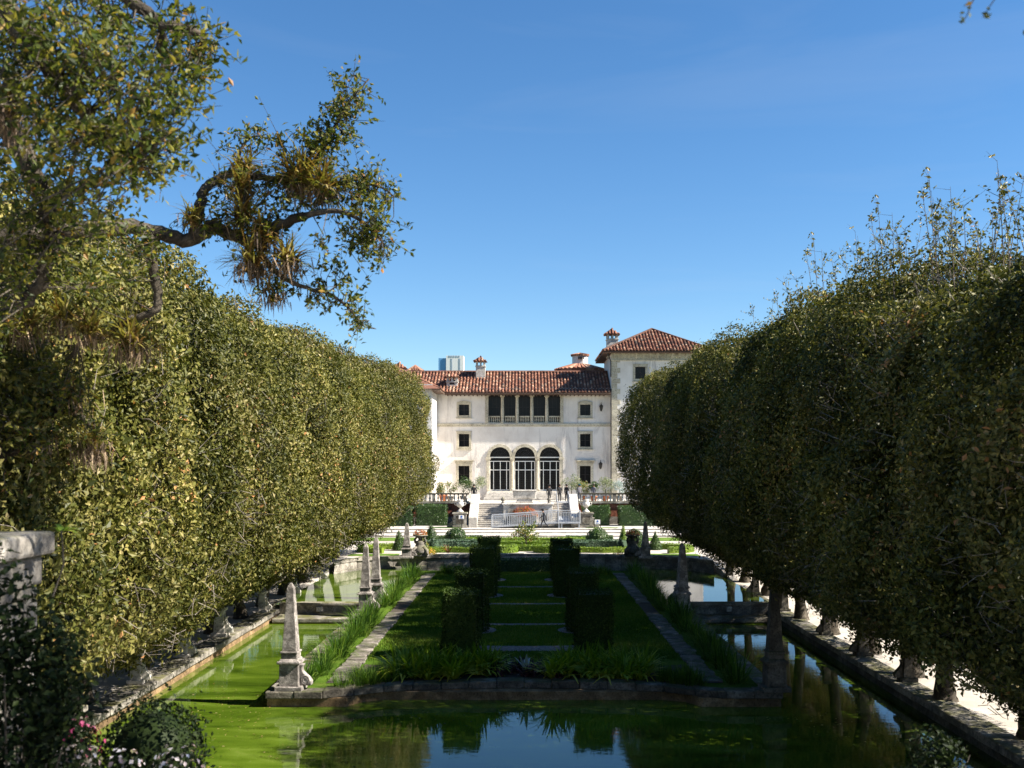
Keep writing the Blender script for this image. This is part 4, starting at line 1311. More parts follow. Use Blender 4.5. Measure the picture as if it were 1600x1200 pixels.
# clipped hedges before the terrace wall
clipped_block((-8.9, 98.4, 1.31), 3.0, 2.0, 'sunlit topped clipped hedge left of the urn pedestal', 'clipped hedges below the terrace', M['topiary_leaf'], 0.11, 3600, d=1.8, seed=601)
clipped_block((-11.9, 97.9, 1.31), 2.6, 1.9, 'clipped hedge beyond the dark gap, farthest left below the terrace', 'clipped hedges below the terrace', M['topiary_leaf'], 0.11, 3400, d=2.2, seed=602)
clipped_block((6.9, 98.6, 1.31), 2.6, 1.95, 'clipped hedge right of the urn pedestal before the brick wall', 'clipped hedges below the terrace', M['topiary_leaf'], 0.11, 3600, d=1.8, seed=603)
clipped_block((11.2, 98.2, 1.31), 4.4, 1.9, 'dark clipped hedge right of the bare brick wall strip', 'clipped hedges below the terrace', M['topiary_leaf'], 0.11, 4200, d=2.0, seed=604)

# metal access ramp
def ramp_rail(t, a, b, h, n, name='railing_panel'):
    a = Vector(a); b = Vector(b)
    p = bpy.data.objects.new(name, None)
    m = MB(); m.tube([a+Vector((0,0,h)), b+Vector((0,0,h))], 0.03, 6); m.tube([a+Vector((0,0,h*0.86)), b+Vector((0,0,h*0.86))], 0.018, 5); m.tube([a+Vector((0,0,0.10)), b+Vector((0,0,0.10))], 0.022, 5)
    o = m.build(name, M['metal'], t)
    bm = MB(); bm.tube([(0,0,0.10),(0,0,h*0.86)], 0.014, 5)
    me = bm.mesh('bar', M['metal'])
    for k in range(n+1):
        q = a.lerp(b, k/n)
        c = bpy.data.objects.new('bar', me); c.location = q; link(c, o)
    for q in (a, b):
        mm = MB(); mm.tube([q-Vector((0,0,0.05)), q+Vector((0,0,h+0.02))], 0.032, 6); mm.build('post', M['metal'], o)
    bpy.data.objects.remove(p)
def ramp_build():
    t = empty('access_ramp', (0.0, 94.0, 1.31), 'grey metal wheelchair ramp with barred railings before the stairs', 'ramp')
    x0, x1 = -2.98, 3.1
    m = MB(); m.prism_y([(x0, 0.02), (x1, 0.42), (x1, 0.50), (x0, 0.06)], 0.05, 1.15); m.build('lower_deck', M['metal'], t)
    ramp_rail(t, (x0, 0, 0.02), (x1, 0, 0.46), 1.15, 38)
    ramp_rail(t, (x0, 1.2, 0.02), (x1, 1.2, 0.46), 1.15, 34)
    m = MB(); m.box(x1+0.01, 5.15, 0.0, 1.25, 0.40, 0.50); m.build('landing', M['metal'], t)
    ramp_rail(t, (x1+0.05, -0.02, 0.46), (5.1, -0.02, 0.46), 1.15, 13)
    ramp_rail(t, (5.12, 0.02, 0.46), (5.12, 1.2, 0.46), 1.15, 7)
    for x in (3.2, 3.45, 5.05):
        m = MB(); m.box(x-0.06, x+0.06, 0.05, 0.17, 0.0, 0.40); m.build('leg', M['metal'], t)
    m = MB(); m.prism_x([(1.26, 0.44), (7.6, 2.12), (7.6, 2.20), (1.26, 0.50)], 3.25, 4.32); m.build('upper_deck', M['metal'], t)
    ramp_rail(t, (3.2, 1.3, 0.50), (3.2, 7.5, 2.16), 1.0, 30)
    ramp_rail(t, (4.34, 1.3, 0.50), (4.34, 7.5, 2.16), 1.0, 30)
ramp_build()

def sign_board(loc, w, h, post_h, label, two=True, board=None):
    t = empty('information_sign', loc, label, 'sign')
    m = MB(); m.box(-w/2, w/2, -0.03, 0.0, post_h, post_h+h); bd = m.build('board', M['white_paint'], t)
    m = MB()
    m.lathe(0, 0, [(0.0,0),(0.1,0.0),(0.1,0.008),(0,0.008)], 10)
    e = m.build('emblem', M['blue_print'], bd); e.rotation_euler.x = R(90); e.location = (0, -0.033, post_h+h*0.62)
    m = MB(); m.box(-w*0.3, w*0.3, -0.038, -0.033, post_h+h*0.14, post_h+h*0.22); m.build('text_line', M['blue_print'], bd)
    for x in ((-w/2-0.03, w/2+0.03) if two else (0.0,)):
        m = MB(); m.box(x-0.03, x+0.03, 0.003, 0.06, 0, post_h+h*(1.05 if two else 0.5)); m.build('post', M['bronze'], t)
sign_board((6.75, 94.3, 1.31), 0.5, 0.42, 0.35, 'small white sign with blue emblem on two dark posts, right of the ramp')
sign_board((-5.75, 93.9, 1.31), 0.48, 0.34, 0.85, 'small white sign on one post before the left pedestal', two=False)

# ------------------------------------------------------------------ terrace planting
def potted(loc, rx, rz, stem, label, mat, potmat, seed, leaf=0.16, n=520, pot=0.34, name='potted_tree'):
    g = np.random.default_rng(seed)
    rx *= 1.3; rz *= 1.25; n = int(n*1.7)
    t = empty(name, loc, label, 'potted plant', 'potted plants on the terrace')
    m = MB(); m.lathe(0, 0, [(pot*0.7,0.0),(pot,pot*1.5),(pot*1.1,pot*1.52),(pot*1.1,pot*1.7),(pot*0.9,pot*1.7)], 12); m.build('pot', potmat, t, smooth=True)
    m = MB(); m.tube([(0,0,pot*1.5),(0.03,0.02,stem*0.6),(0,0,stem+rz*0.4)], [0.05,0.045,0.03], 6); m.build('stem', M['bark'], t)
    P = []; N = []
    for k in range(9):
        c = g.normal(0, 1, 3); c /= np.linalg.norm(c)
        c = c*np.array([rx, rx*0.8, rz])*0.62 + np.array([0, 0, stem+rz*0.7])
        p, nn = ell_points(g, n//9, rx*0.45, rx*0.4, rz*0.45, 0)
        P.append(p*g.uniform(0.5, 1.1, (len(p), 1)) + c); N.append(nn)
    leaf_obj('foliage', t, np.vstack(P), np.vstack(N), leaf, 0.35, mat, seed=seed)
potted((-4.85, 103.2, TZ), 0.85, 0.75, 1.25, 'silvery olive tree in a pot nearest the left end of the doors', M['olive_leaf'], M['coral'], 611)
potted((-6.15, 103.4, TZ), 0.9, 0.8, 1.0, 'dark green and silver potted bush left of the silvery olive', M['topiary_leaf'], M['coral'], 612)
potted((-7.45, 103.0, TZ), 0.65, 0.55, 0.95, 'sparse potted shrub below the ground floor left window', M['citrus_leaf'], M['coral'], 613, n=280)
potted((-8.1, 102.6, TZ), 0.62, 0.6, 0.8, 'yellow leaved bush in an orange terracotta pot, left end', M['citrus_leaf'], M['terracotta'], 614, pot=0.42)
potted((4.75, 103.2, TZ), 0.80, 0.75, 1.3, 'silvery olive tree in a pot right of the doors', M['olive_leaf'], M['coral'], 615)
potted((6.0, 103.4, TZ), 0.75, 0.6, 0.9, 'green potted bush below the ground floor right window', M['citrus_leaf'], M['terracotta'], 616)
potted((7.0, 103.0, TZ), 0.6, 0.45, 1.1, 'broad leaved green potted plant before the wall lantern', M['topiary_leaf'], M['terracotta'], 617, n=300, leaf=0.24)
potted((8.2, 103.3, TZ), 0.8, 0.75, 0.9, 'pale yellow green potted shrub beside the tower corner', M['olive_leaf'], M['terracotta'], 618)
potted((9.6, 103.2, TZ), 0.8, 0.6, 0.9, 'grey spiky potted shrub farthest right on the terrace', M['silver_leaf'], M['coral'], 619)

# ------------------------------------------------------------------ the villa
FD = 112.0                                   # distance of the recessed facade
def fx(px, D=FD): return (px-819.0)/1600.0*D
def fz(py, D=FD): return EYE-(py-725.0)/1600.0*D
villa = empty('villa', (0, FD, TZ), 'white stuccoed villa with red tiled roofs, arched doors and open loggia', 'building')
VO = Vector((0, FD, TZ))
def vb(mb, name, mat, parent=None, smooth=False, bevel=0.0):
    """build in world coordinates but as a child (or grandchild) of the villa"""
    mb.v = [(x-VO.x, y-VO.y, z-VO.z) for x, y, z in mb.v]
    return mb.build(name, mat, parent or villa, smooth, bevel)

X0, X1 = fx(683), fx(954)
ZE = fz(611.5)                                # wall top below the eave
def wall_with_openings(x0, x1, z0, z1, y0, y1, holes):
    """rectangular openings: split the wall into a grid of boxes"""
    m = MB()
    xs = sorted(set([x0, x1] + [h[0] for h in holes] + [h[1] for h in holes]))
    for i in range(len(xs)-1):
        a, b = xs[i], xs[i+1]
        cut = sorted([(h[2], h[3]) for h in holes if h[0] <= a+1e-6 and h[1] >= b-1e-6])
        z = z0
        for c0, c1 in cut:
            if c0 > z+1e-4: m.box(a, b, y0, y1, z, c0, 0.5)
            z = c1
        if z < z1-1e-4: m.box(a, b, y0, y1, z, z1, 0.5)
    return m
arch_c = [fx(781), fx(820), fx(859)]
AR = fx(796.7)-fx(781); ZS = fz(714.2); ZB = fz(767)
lo_x0, lo_x1, lo_z0, lo_z1 = fx(763), fx(875.5), fz(661), fz(617)
wins = []   # (x0,x1,z0,z1,frame kind)
for cxp in (725, 914.5):
    wins += [(fx(cxp-8), fx(cxp+8), fz(649), fz(632), 'top'), (fx(cxp-8), fx(cxp+8), fz(698), fz(678), 'mid'), (fx(cxp-8.5), fx(cxp+8.5), fz(755.5), fz(728), 'low')]
holes = [(w[0], w[1], w[2], w[3]) for w in wins]
holes.append((lo_x0, lo_x1, lo_z0, lo_z1))
aw0, aw1 = arch_c[0]-AR-0.02, arch_c[2]+AR+0.02
ZA = ZS + AR + 0.02
holes.append((aw0, aw1, TZ, ZA))
vb(wall_with_openings(X0, X1, TZ-0.05, ZE+0.35, FD, FD+0.45, holes), 'wall', M['stucco'])
# spandrels filling round the three arches
m = MB()
n = 14
for k in range(3):
    c = arch_c[k]
    xl = aw0 if k == 0 else (arch_c[k-1]+c)/2
    xr = aw1 if k == 2 else (arch_c[k+1]+c)/2
    for q in range(n):
        a0 = math.pi*(1-q/n); a1 = math.pi*(1-(q+1)/n)
        p0 = (c+AR*math.cos(a0), ZS+AR*math.sin(a0)); p1 = (c+AR*math.cos(a1), ZS+AR*math.sin(a1))
        m.prism_y([p0, p1, (p1[0], ZA), (p0[0], ZA)], FD+0.002, FD+0.44, 0.5)
    if c-AR-xl > 0.03: m.box(xl, c-AR, FD+0.002, FD+0.44, ZS, ZA, 0.5)
    if xr-c-AR > 0.03: m.box(c+AR, xr, FD+0.002, FD+0.44, ZS, ZA, 0.5)
vb(m, 'arch_spandrel', M['stucco'])
# building mass behind, side wings and rooms coloured near black for their shade
m = MB(); m.box(X0-6, X1+4, FD+3.5, FD+16, TZ-0.1, ZE+0.3, 0.4); vb(m, 'room_back_wall', M['bars_and_shade'])
m = MB(); m.box(X0, X1, FD+0.46, FD+3.49, fz(663), fz(662), 0.4); m.box(X0, X1, FD+0.46, FD+3.49, TZ+0.6, TZ+0.78, 0.4); vb(m, 'floor_slab', M['bars_and_shade'])
# left wing, projecting towards the garden
m = MB(); m.box(X0-13.5, X0-0.004, FD-6.2, FD+16, TZ-0.1, ZE+0.3, 0.5); vb(m, 'left_wing_wall', M['stucco'])
# tower
TF = FD-0.8
tx0, tx1 = fx(955.5, TF), fx(1099, TF)
tz1 = fz(548.5, TF-0.9)
tw = (fx(992.5, TF), fx(1008.5, TF), fz(592, TF), fz(573, TF))
vb(wall_with_openings(tx0, tx1, TZ-0.1, tz1, TF, TF+0.5, [tw]), 'tower_wall', M['stucco'])
m = MB(); m.box(tx0, tx0+0.45, TF+0.502, TF+10.2, TZ-0.1, tz1, 0.5); m.box(tx1-0.45, tx1, TF+0.502, TF+10.2, TZ-0.1, tz1, 0.5); m.box(tx0+0.46, tx1-0.46, TF+9.8, TF+10.19, TZ-0.1, tz1, 0.5)
vb(m, 'tower_side_wall', M['stucco'])
# quoins on the tower corner
z = TZ; k = 0
while z < fz(565, TF):
    w = 0.95 if k % 2 == 0 else 0.62
    m = MB(); m.box(tx0-0.03, tx0+w, TF-0.035, TF-0.003, z+0.01, z+0.55); vb(m, 'quoin', M['trim'], bevel=0.008)
    z += 0.57; k += 1
m = MB(); m.box(tx0-0.05, tx1+0.05, TF-0.06, TF-0.004, fz(562, TF), fz(550.5, TF)); fr = vb(m, 'tower_frieze', M['trim'])
for k in range(14):
    x = tx0 + 0.35 + k*0.78
    m = MB(); m.box(x-0.13, x+0.13, TF-0.20, TF-0.062, fz(559.5, TF), fz(551, TF)); vb(m, 'bracket', M['trim'], bevel=0.02)
m = MB(); m.box(tx0-0.10, tx1+0.10, TF-0.14, TF-0.004, fz(563.5, TF), fz(562.1, TF)); vb(m, 'tower_moulding', M['trim'])

def window(w, y, kind, parent=None):
    x0, x1, z0, z1 = w[:4]
    f = 0.24; pr = 0.07
    if kind == 'low': f = 0.28
    m = MB()
    m.box(x0-f, x0, y-pr, y+0.12, z0-(f if kind != 'low' else 0), z1+f)
    m.box(x1, x1+f, y-pr, y+0.12, z0-(f if kind != 'low' else 0), z1+f)
    m.box(x0+0.002, x1-0.002, y-pr, y+0.12, z1, z1+f)
    if kind != 'low': m.box(x0+0.002, x1-0.002, y-pr, y+0.12, z0-f, z0)
    fr = vb(m, 'window_frame', M['trim'], bevel=0.012)
    m = MB(); m.box(x0, x1, y+0.26, y+0.30, z0, z1); pn = vb(m, 'pane', M['dark_pane'])
    pn.parent = fr
    m = MB()
    xm = (x0+x1)/2
    m.box(xm-0.03, xm+0.03, y+0.20, y+0.258, z0, z1); m.box(x0, xm-0.031, y+0.21, y+0.257, (z0+z1)/2-0.02, (z0+z1)/2+0.02); m.box(xm+0.031, x1, y+0.21, y+0.257, (z0+z1)/2-0.02, (z0+z1)/2+0.02)
    mt = vb(m, 'muntin', M['bars_and_shade']); mt.parent = fr
    m = MB()
    if kind == 'low':
        m.box(x0-f-0.22, x1+f+0.22, y-0.28, y-0.004, z1+f+0.26, z1+f+0.36); m.box(x0-f-0.1, x1+f+0.1, y-0.14, y-0.004, z1+f+0.002, z1+f+0.258)
    elif kind == 'top':
        xm = (x0+x1)/2
        m.prism_y([(x0-f, z1+f+0.002), (x1+f, z1+f+0.002), (xm+0.3, z1+f+0.15), (xm, z1+f+0.17), (xm-0.3, z1+f+0.15)], y-0.09, y-0.004)
    else:
        m.box(x0-f-0.05, x1+f+0.05, y-0.10, y-0.004, z1+f+0.002, z1+f+0.07)
    vb(m, 'window_cornice', M['trim']).parent = fr
    m = MB(); m.box(x0-f-0.06, x1+f+0.06, y-0.16, y-0.004, z0-f-0.10 if kind != 'low' else z0-0.12, (z0-f-0.002) if kind != 'low' else z0-0.002); vb(m, 'sill', M['trim']).parent = fr
for w in wins: window(w, FD, w[4])
window(tw, TF, 'mid')

# loggia: columns, balustrade, lintel
m = MB(); m.box(lo_x0-0.5, lo_x1+0.5, FD-0.10, FD-0.003, lo_z1+0.002, lo_z1+0.22); vb(m, 'loggia_lintel', M['trim'], bevel=0.015)
cols = [fx(p) for p in (785, 808, 831, 854.3)]
for x in [fx(761)-0.02, fx(878)-0.02] + cols:
    m = MB()
    edge = x < lo_x0 or x > lo_x1
    if edge:
        m.box(x-0.17, x+0.17, FD-0.13, FD-0.003, lo_z0, lo_z1-0.18)
        m.box(x-0.27, x+0.27, FD-0.17, FD-0.003, lo_z1-0.178, lo_z1)
        vb(m, 'pilaster', M['trim'], bevel=0.015)
    else:
        m.lathe(x, FD+0.14, [(0.24,lo_z0),(0.24,lo_z0+0.14),(0.18,lo_z0+0.2),(0.185,lo_z0+1.2),(0.15,lo_z1-0.28),(0.19,lo_z1-0.25),(0.21,lo_z1-0.19)], 12)
        m.box(x-0.27, x+0.27, FD-0.10, FD+0.38, lo_z1-0.188, lo_z1-0.002)
        vb(m, 'column', M['trim'])
bay = [lo_x0] + cols + [lo_x1]
bm_ = MB(); bm_.lathe(0, 0, [(0.055,0),(0.055,0.04),(0.035,0.08),(0.07,0.2),(0.07,0.26),(0.035,0.45),(0.055,0.50),(0.055,0.56)], 7)
bal_me = bm_.mesh('baluster', M['trim'], smooth=True)
for i in range(5):
    a = bay[i] + (0.0 if i == 0 else 0.25); b = bay[i+1] - (0.0 if i == 4 else 0.25)
    m = MB(); m.box(a, b, FD+0.06, FD+0.26, lo_z0+0.66, lo_z0+0.78); m.box(a, b, FD+0.06, FD+0.26, lo_z0+0.001, lo_z0+0.10)
    rl = vb(m, 'balcony_rail', M['trim'], bevel=0.012)
    for k in range(6):
        o = bpy.data.objects.new('baluster', bal_me); o.location = (a+(b-a)*(k+0.5)/6, 0.16, lo_z0+0.10-VO.z); link(o, rl)
    m = MB(); m.box(a-0.2, b+0.2, FD+0.62, FD+0.66, lo_z0, lo_z1); sc = vb(m, 'loggia_screen', M['dark_pane'])
    m = MB()
    for k in range(1, 3): m.box(a+(b-a)*k/3-0.012, a+(b-a)*k/3+0.012, FD+0.59, FD+0.618, lo_z0, lo_z1)
    m.box(a, b, FD+0.59, FD+0.617, lo_z0+1.75, lo_z0+1.79)
    vb(m, 'screen_bar', M['bars_and_shade']).parent = sc
# string course
m = MB(); m.box(X0, X1, FD-0.12, FD-0.003, fz(665), fz(661.6)); m.box(X0, X1, FD-0.06, FD-0.004, fz(666.5), fz(665.05)); vb(m, 'string_course', M['trim'], bevel=0.015)

# arches with glazed doors
for k, c in enumerate(arch_c):
    m = MB(); nn = 18; r0, r1 = AR, AR+0.32
    for q in range(nn):
        a0 = math.pi*(1-q/nn); a1 = math.pi*(1-(q+1)/nn)
        g_ = 0.004
        m.prism_y([(c+r0*math.cos(a0), ZS+r0*math.sin(a0)), (c+r0*math.cos(a1), ZS+r0*math.sin(a1)), (c+r1*math.cos(a1), ZS+r1*math.sin(a1)), (c+r1*math.cos(a0), ZS+r1*math.sin(a0))][::-1] if False else
                  [(c+r0*math.cos(a0), ZS+r0*math.sin(a0)), (c+r0*math.cos(a1), ZS+r0*math.sin(a1)), (c+r1*math.cos(a1), ZS+r1*math.sin(a1)), (c+r1*math.cos(a0), ZS+r1*math.sin(a0))], FD-0.12-0.01*k, FD-0.003)
    vb(m, 'arch_surround', M['trim'])
    d0 = FD+0.22
    m = MB(); m.box(c-AR, c+AR, d0+0.05, d0+0.09, ZB, ZS, 0.5)
    fan = [(c+AR*math.cos(a), ZS+AR*math.sin(a)) for a in np.linspace(0, math.pi, 19)]
    m.prism_y(fan, d0+0.05, d0+0.09, 0.5)
    gl = vb(m, 'door_glass', M['dark_pane'])
    m = MB()
    for px in (0.0, 0.185, 0.52, 0.835, 1.0):
        x = c-AR+2*AR*px; w_ = 0.035 if px not in (0.0, 1.0) else 0.045
        m.box(x-w_, x+w_, d0-0.02, d0+0.03, ZB, fz(720.8))
    for py, hh in ((720.8, 0.04), (734.3, 0.04), (714.6, 0.055), (766, 0.06)):
        m.box(c-AR, c+AR, d0-0.03, d0+0.028, fz(py)-hh, fz(py)+hh)
    vb(m, 'door_frame', M['white_paint']).parent = gl
    m = MB()
    for q in range(1, 12):
        a = math.pi*q/12; m.tube([Vector((c, d0+0.03, ZS)), Vector((c+AR*math.cos(a), d0+0.03, ZS+AR*math.sin(a)))], 0.012, 4)
    for rr in (0.35, 0.7): m.tube([Vector((c+AR*rr*math.cos(a), d0+0.03, ZS+AR*rr*math.sin(a))) for a in np.linspace(0, math.pi, 13)], 0.012, 4)
    for q in range(12):
        z_ = ZB + 0.25*(q+1)
        if z_ < fz(735): m.tube([(c-AR, d0+0.02, z_), (c+AR, d0+0.02, z_)], 0.008, 4)
    for q in range(9):
        x_ = c-AR+2*AR*(q+0.5)/9; m.tube([(x_, d0+0.022, ZB), (x_, d0+0.022, fz(722))], 0.008, 4)
    vb(m, 'grille', M['bronze']).parent = gl
def door_column(x, y, r, half):
    m = MB()
    m.box(x-half-0.04, x+half+0.04, y-0.22, y+0.22, ZB-0.02, ZB+0.16)
    m.lathe(x, y, [(r+0.05,ZB+0.16),(r+0.05,ZB+0.24),(r,ZB+0.3),(r,ZB+1.2),(r*0.88,ZS-0.42),(r+0.03,ZS-0.38),(r+0.05,ZS-0.28)], 14)
    m.box(x-half-0.04, x+half+0.04, y-0.24, y+0.24, ZS-0.28, ZS-0.01)
    vb(m, 'door_column', M['trim'], bevel=0.012)
for x in ((arch_c[0]+arch_c[1])/2, (arch_c[1]+arch_c[2])/2): door_column(x, FD+0.02, 0.20, 0.20)
for x in (arch_c[0]-AR-0.17, arch_c[2]+AR+0.17):
    m = MB(); m.box(x-0.17, x+0.17, FD-0.12, FD-0.003, ZB, ZS-0.28); m.box(x-0.26, x+0.26, FD-0.18, FD-0.003, ZS-0.278, ZS-0.01); vb(m, 'door_pilaster', M['trim'], bevel=0.012)

# wall lanterns and down pipe
def lantern(px, py, D, big):
    m = MB(); x, z = fx(px, D), fz(py, D)
    m.tube(bez([(x, D-0.02, z+0.5), (x, D-0.3, z+0.62), (x, D-0.35, z+0.35)], 4), 0.03, 5)
    m.lathe(x, D-0.35, [(0.05,z-0.35),(0.12,z-0.25),(0.21,z+0.22),(0.24,z+0.24),(0.10,z+0.38),(0.03,z+0.45)], 8)
    vb(m, 'wall_lantern', M['bronze'])
lantern(939, 638, FD, True)
lantern(938, 728, FD, False)
m = MB(); m.tube([(X1-0.02, FD-0.95, TZ), (X1-0.02, FD-0.95, ZE+0.2)], 0.065, 8); m.tube([(tx0-0.09, TF-0.08, ZE+1.5), (tx0-0.09, TF-0.08, tz1-1.0), (tx0-0.5, TF-0.5, tz1-0.1)], 0.06, 8)
vb(m, 'down_pipe', M['bronze'])

# tiled roofs: rows of barrel tiles
def tiled_plane(o, u, v, wid, length, inside, name, seed, pitch=0.36, tl=0.46):
    """o eave corner, u along the eave, v up the slope (unit); inside(a, b) tells where the plane is"""
    g = np.random.default_rng(seed)
    o = Vector(o); u = Vector(u).normalized(); v = Vector(v).normalized(); w = u.cross(v)
    m = MB()
    na, nb = int(wid/pitch), int(length/tl)+1
    for i in range(na):
        for j in range(nb):
            a = (i+0.5)*pitch; b = j*tl
            if not inside(a, b+tl*0.5): continue
            if g.random() < 0.004: continue
            r0 = pitch*0.36*g.uniform(0.94, 1.06); r1 = r0*0.8
            da = g.normal(0, 0.012); tint = float(np.clip(g.normal(0.5, 0.27), 0, 1))
            lift = 0.035
            vs = []
            for bb, rr, lf in ((b-0.03, r0, lift), (b+tl+0.02, r1, 0.0)):
                for k in range(6):
                    an = math.pi*k/5
                    vs.append(o + u*(a+da+rr*math.cos(an)) + v*bb + w*(rr*math.sin(an)*0.95 + lf))
            fs = [(k, k+6, k+7, k+1) for k in range(5)] + [(0,1,2,3,4,5)]
            m.add(vs, fs, tint)
    ob = vb(m, name, M['tile']); ob['kind'] = 'stuff'
    return ob
# main roof
EY, RY = FD-1.0, FD+4.2
EZ, RZ = fz(613, EY), fz(581.5, RY)
vdir = Vector((0, RY-EY, RZ-EZ)); SL = vdir.length
ex0 = X0+0.9 - (RY-EY) - 0.2
exw = X1 - 0.02 - ex0
def inside_main(a, b):
    # valley line at the left: x = X0+0.9 - horizontal run
    x = ex0 + a
    return x > X0+0.9 - b*(RY-EY)/SL + 0.10
tiled_plane((ex0, EY, EZ), (1,0,0), vdir, exw, SL, inside_main, 'roof_tiles', 701)
m = MB(); e = 0.03
m.add([(X0+0.9, EY, EZ-e), (X1, EY, EZ-e), (X1, RY, RZ-e), (ex0, RY, RZ-e)], [(0,1,2,3)])
m.add([(X1, RY, RZ-e), (ex0, RY, RZ-e), (ex0, RY+5.2, EZ-e), (X1, RY+5.2, EZ-e)], [(0,1,2,3)])
vb(m, 'roof', M['deck'])
m = MB(); m.box(X0+0.9, X1-0.05, EY+0.02, FD-0.004, EZ-0.24, EZ-0.14); m.box(X0+0.9, X1-0.05, EY-0.03, EY+0.03, EZ-0.20, EZ-0.035); vb(m, 'eave', M['soffit'])
for k in range(38):
    x = X0+1.2+k*0.46
    if x > X1-0.2: break
    m = MB(); m.box(x-0.05, x+0.05, EY+0.06, FD-0.006, EZ-0.36, EZ-0.243); vb(m, 'rafter_end', M['soffit'])
m = MB(); m.tube([(ex0, RY, RZ+0.05), (X1, RY, RZ+0.05)], 0.14, 8); vb(m, 'ridge_tile', M['tile'])
# left wing roof plane facing right
wy0, wy1 = FD-7.0, RY
wl_ = Vector((-(RY-EY), 0, RZ-EZ))
def inside_wing(a, b):
    y = wy0 + a
    return y < EY + b*(RY-EY)/SL - 0.10 and a > b*(RY-EY)/SL + 0.1
tiled_plane((X0+0.9, wy0, EZ), (0,1,0), wl_, wy1-wy0, SL, inside_wing, 'roof_tiles', 702)
m = MB(); m.add([(X0+0.9, wy0, EZ-e), (X0+0.9, EY, EZ-e), (ex0+0.2, RY, RZ-e), (ex0+0.2, wy0+5.2, RZ-e)], [(0,1,2,3)]); m.add([(ex0+0.2, wy0+5.2, RZ-e), (ex0+0.2, RY+6, RZ-e), (ex0-5, RY+6, EZ-e), (ex0-5, wy0, EZ-e)], [(0,1,2,3)]); m.add([(X0+0.9, wy0, EZ-e), (ex0+0.2, wy0+5.2, RZ-e), (ex0-5, wy0, EZ-e)], [(0,1,2)]); vb(m, 'roof', M['deck'])
m = MB(); m.tube([(X0+0.9, EY, EZ+0.04), (ex0+0.2, RY, RZ+0.04)], 0.06, 6); vb(m, 'valley', M['bronze'])
m = MB(); m.box(X0-0.002, X0+0.88, wy0, EY-0.04, EZ-0.22, EZ-0.10); vb(m, 'eave', M['soffit'])
# tower roof: hipped
oh = 1.0
ax0, ax1, ay0, ay1 = tx0-oh, tx1+oh, TF-oh, TF+10.2+oh
TEZ = fz(547.5, ay0); hw = (ay1-ay0)/2
APZ = TEZ + hw*0.5
acx = (ax0+ax1)/2; rl = max(0.0, (ax1-ax0)/2-hw)
sl_v = Vector((0, hw, APZ-TEZ)); tsl = sl_v.length
def inside_front(a, b):
    t_ = b/tsl*hw
    return a > t_ and a < (ax1-ax0)-t_ and b < tsl
tiled_plane((ax0, ay0, TEZ), (1,0,0), sl_v, ax1-ax0, tsl, inside_front, 'tower_roof_tiles', 703)
def inside_side(a, b):
    t_ = b/tsl*hw
    return a > t_ and a < (ay1-ay0)-t_ and b < tsl
tiled_plane((ax0, ay1, TEZ), (0,-1,0), Vector((hw, 0, APZ-TEZ)), ay1-ay0, tsl, inside_side, 'tower_roof_tiles', 704)
m = MB(); cy_ = (ay0+ay1)/2
A = [(ax0,ay0,TEZ-e),(ax1,ay0,TEZ-e),(ax1,ay1,TEZ-e),(ax0,ay1,TEZ-e),(acx-rl,cy_,APZ-e),(acx+rl,cy_,APZ-e)]
m.add(A, [(0,1,5,4),(1,2,5),(2,3,4,5),(3,0,4)]); vb(m, 'tower_roof', M['deck'])
m = MB()
m.tube([(ax0,ay0,TEZ+0.06),(acx-rl,cy_,APZ+0.06)], 0.13, 8); m.tube([(ax1,ay0,TEZ+0.06),(acx+rl,cy_,APZ+0.06)], 0.13, 8); m.tube([(acx-rl,cy_,APZ+0.06),(acx+rl,cy_,APZ+0.06)], 0.13, 8)
vb(m, 'hip_tile', M['tile'])
m = MB(); m.box(ax0+0.03, ax1-0.03, ay0+0.03, ay1-0.03, TEZ-0.22, TEZ-0.10); vb(m, 'tower_eave', M['soffit'])

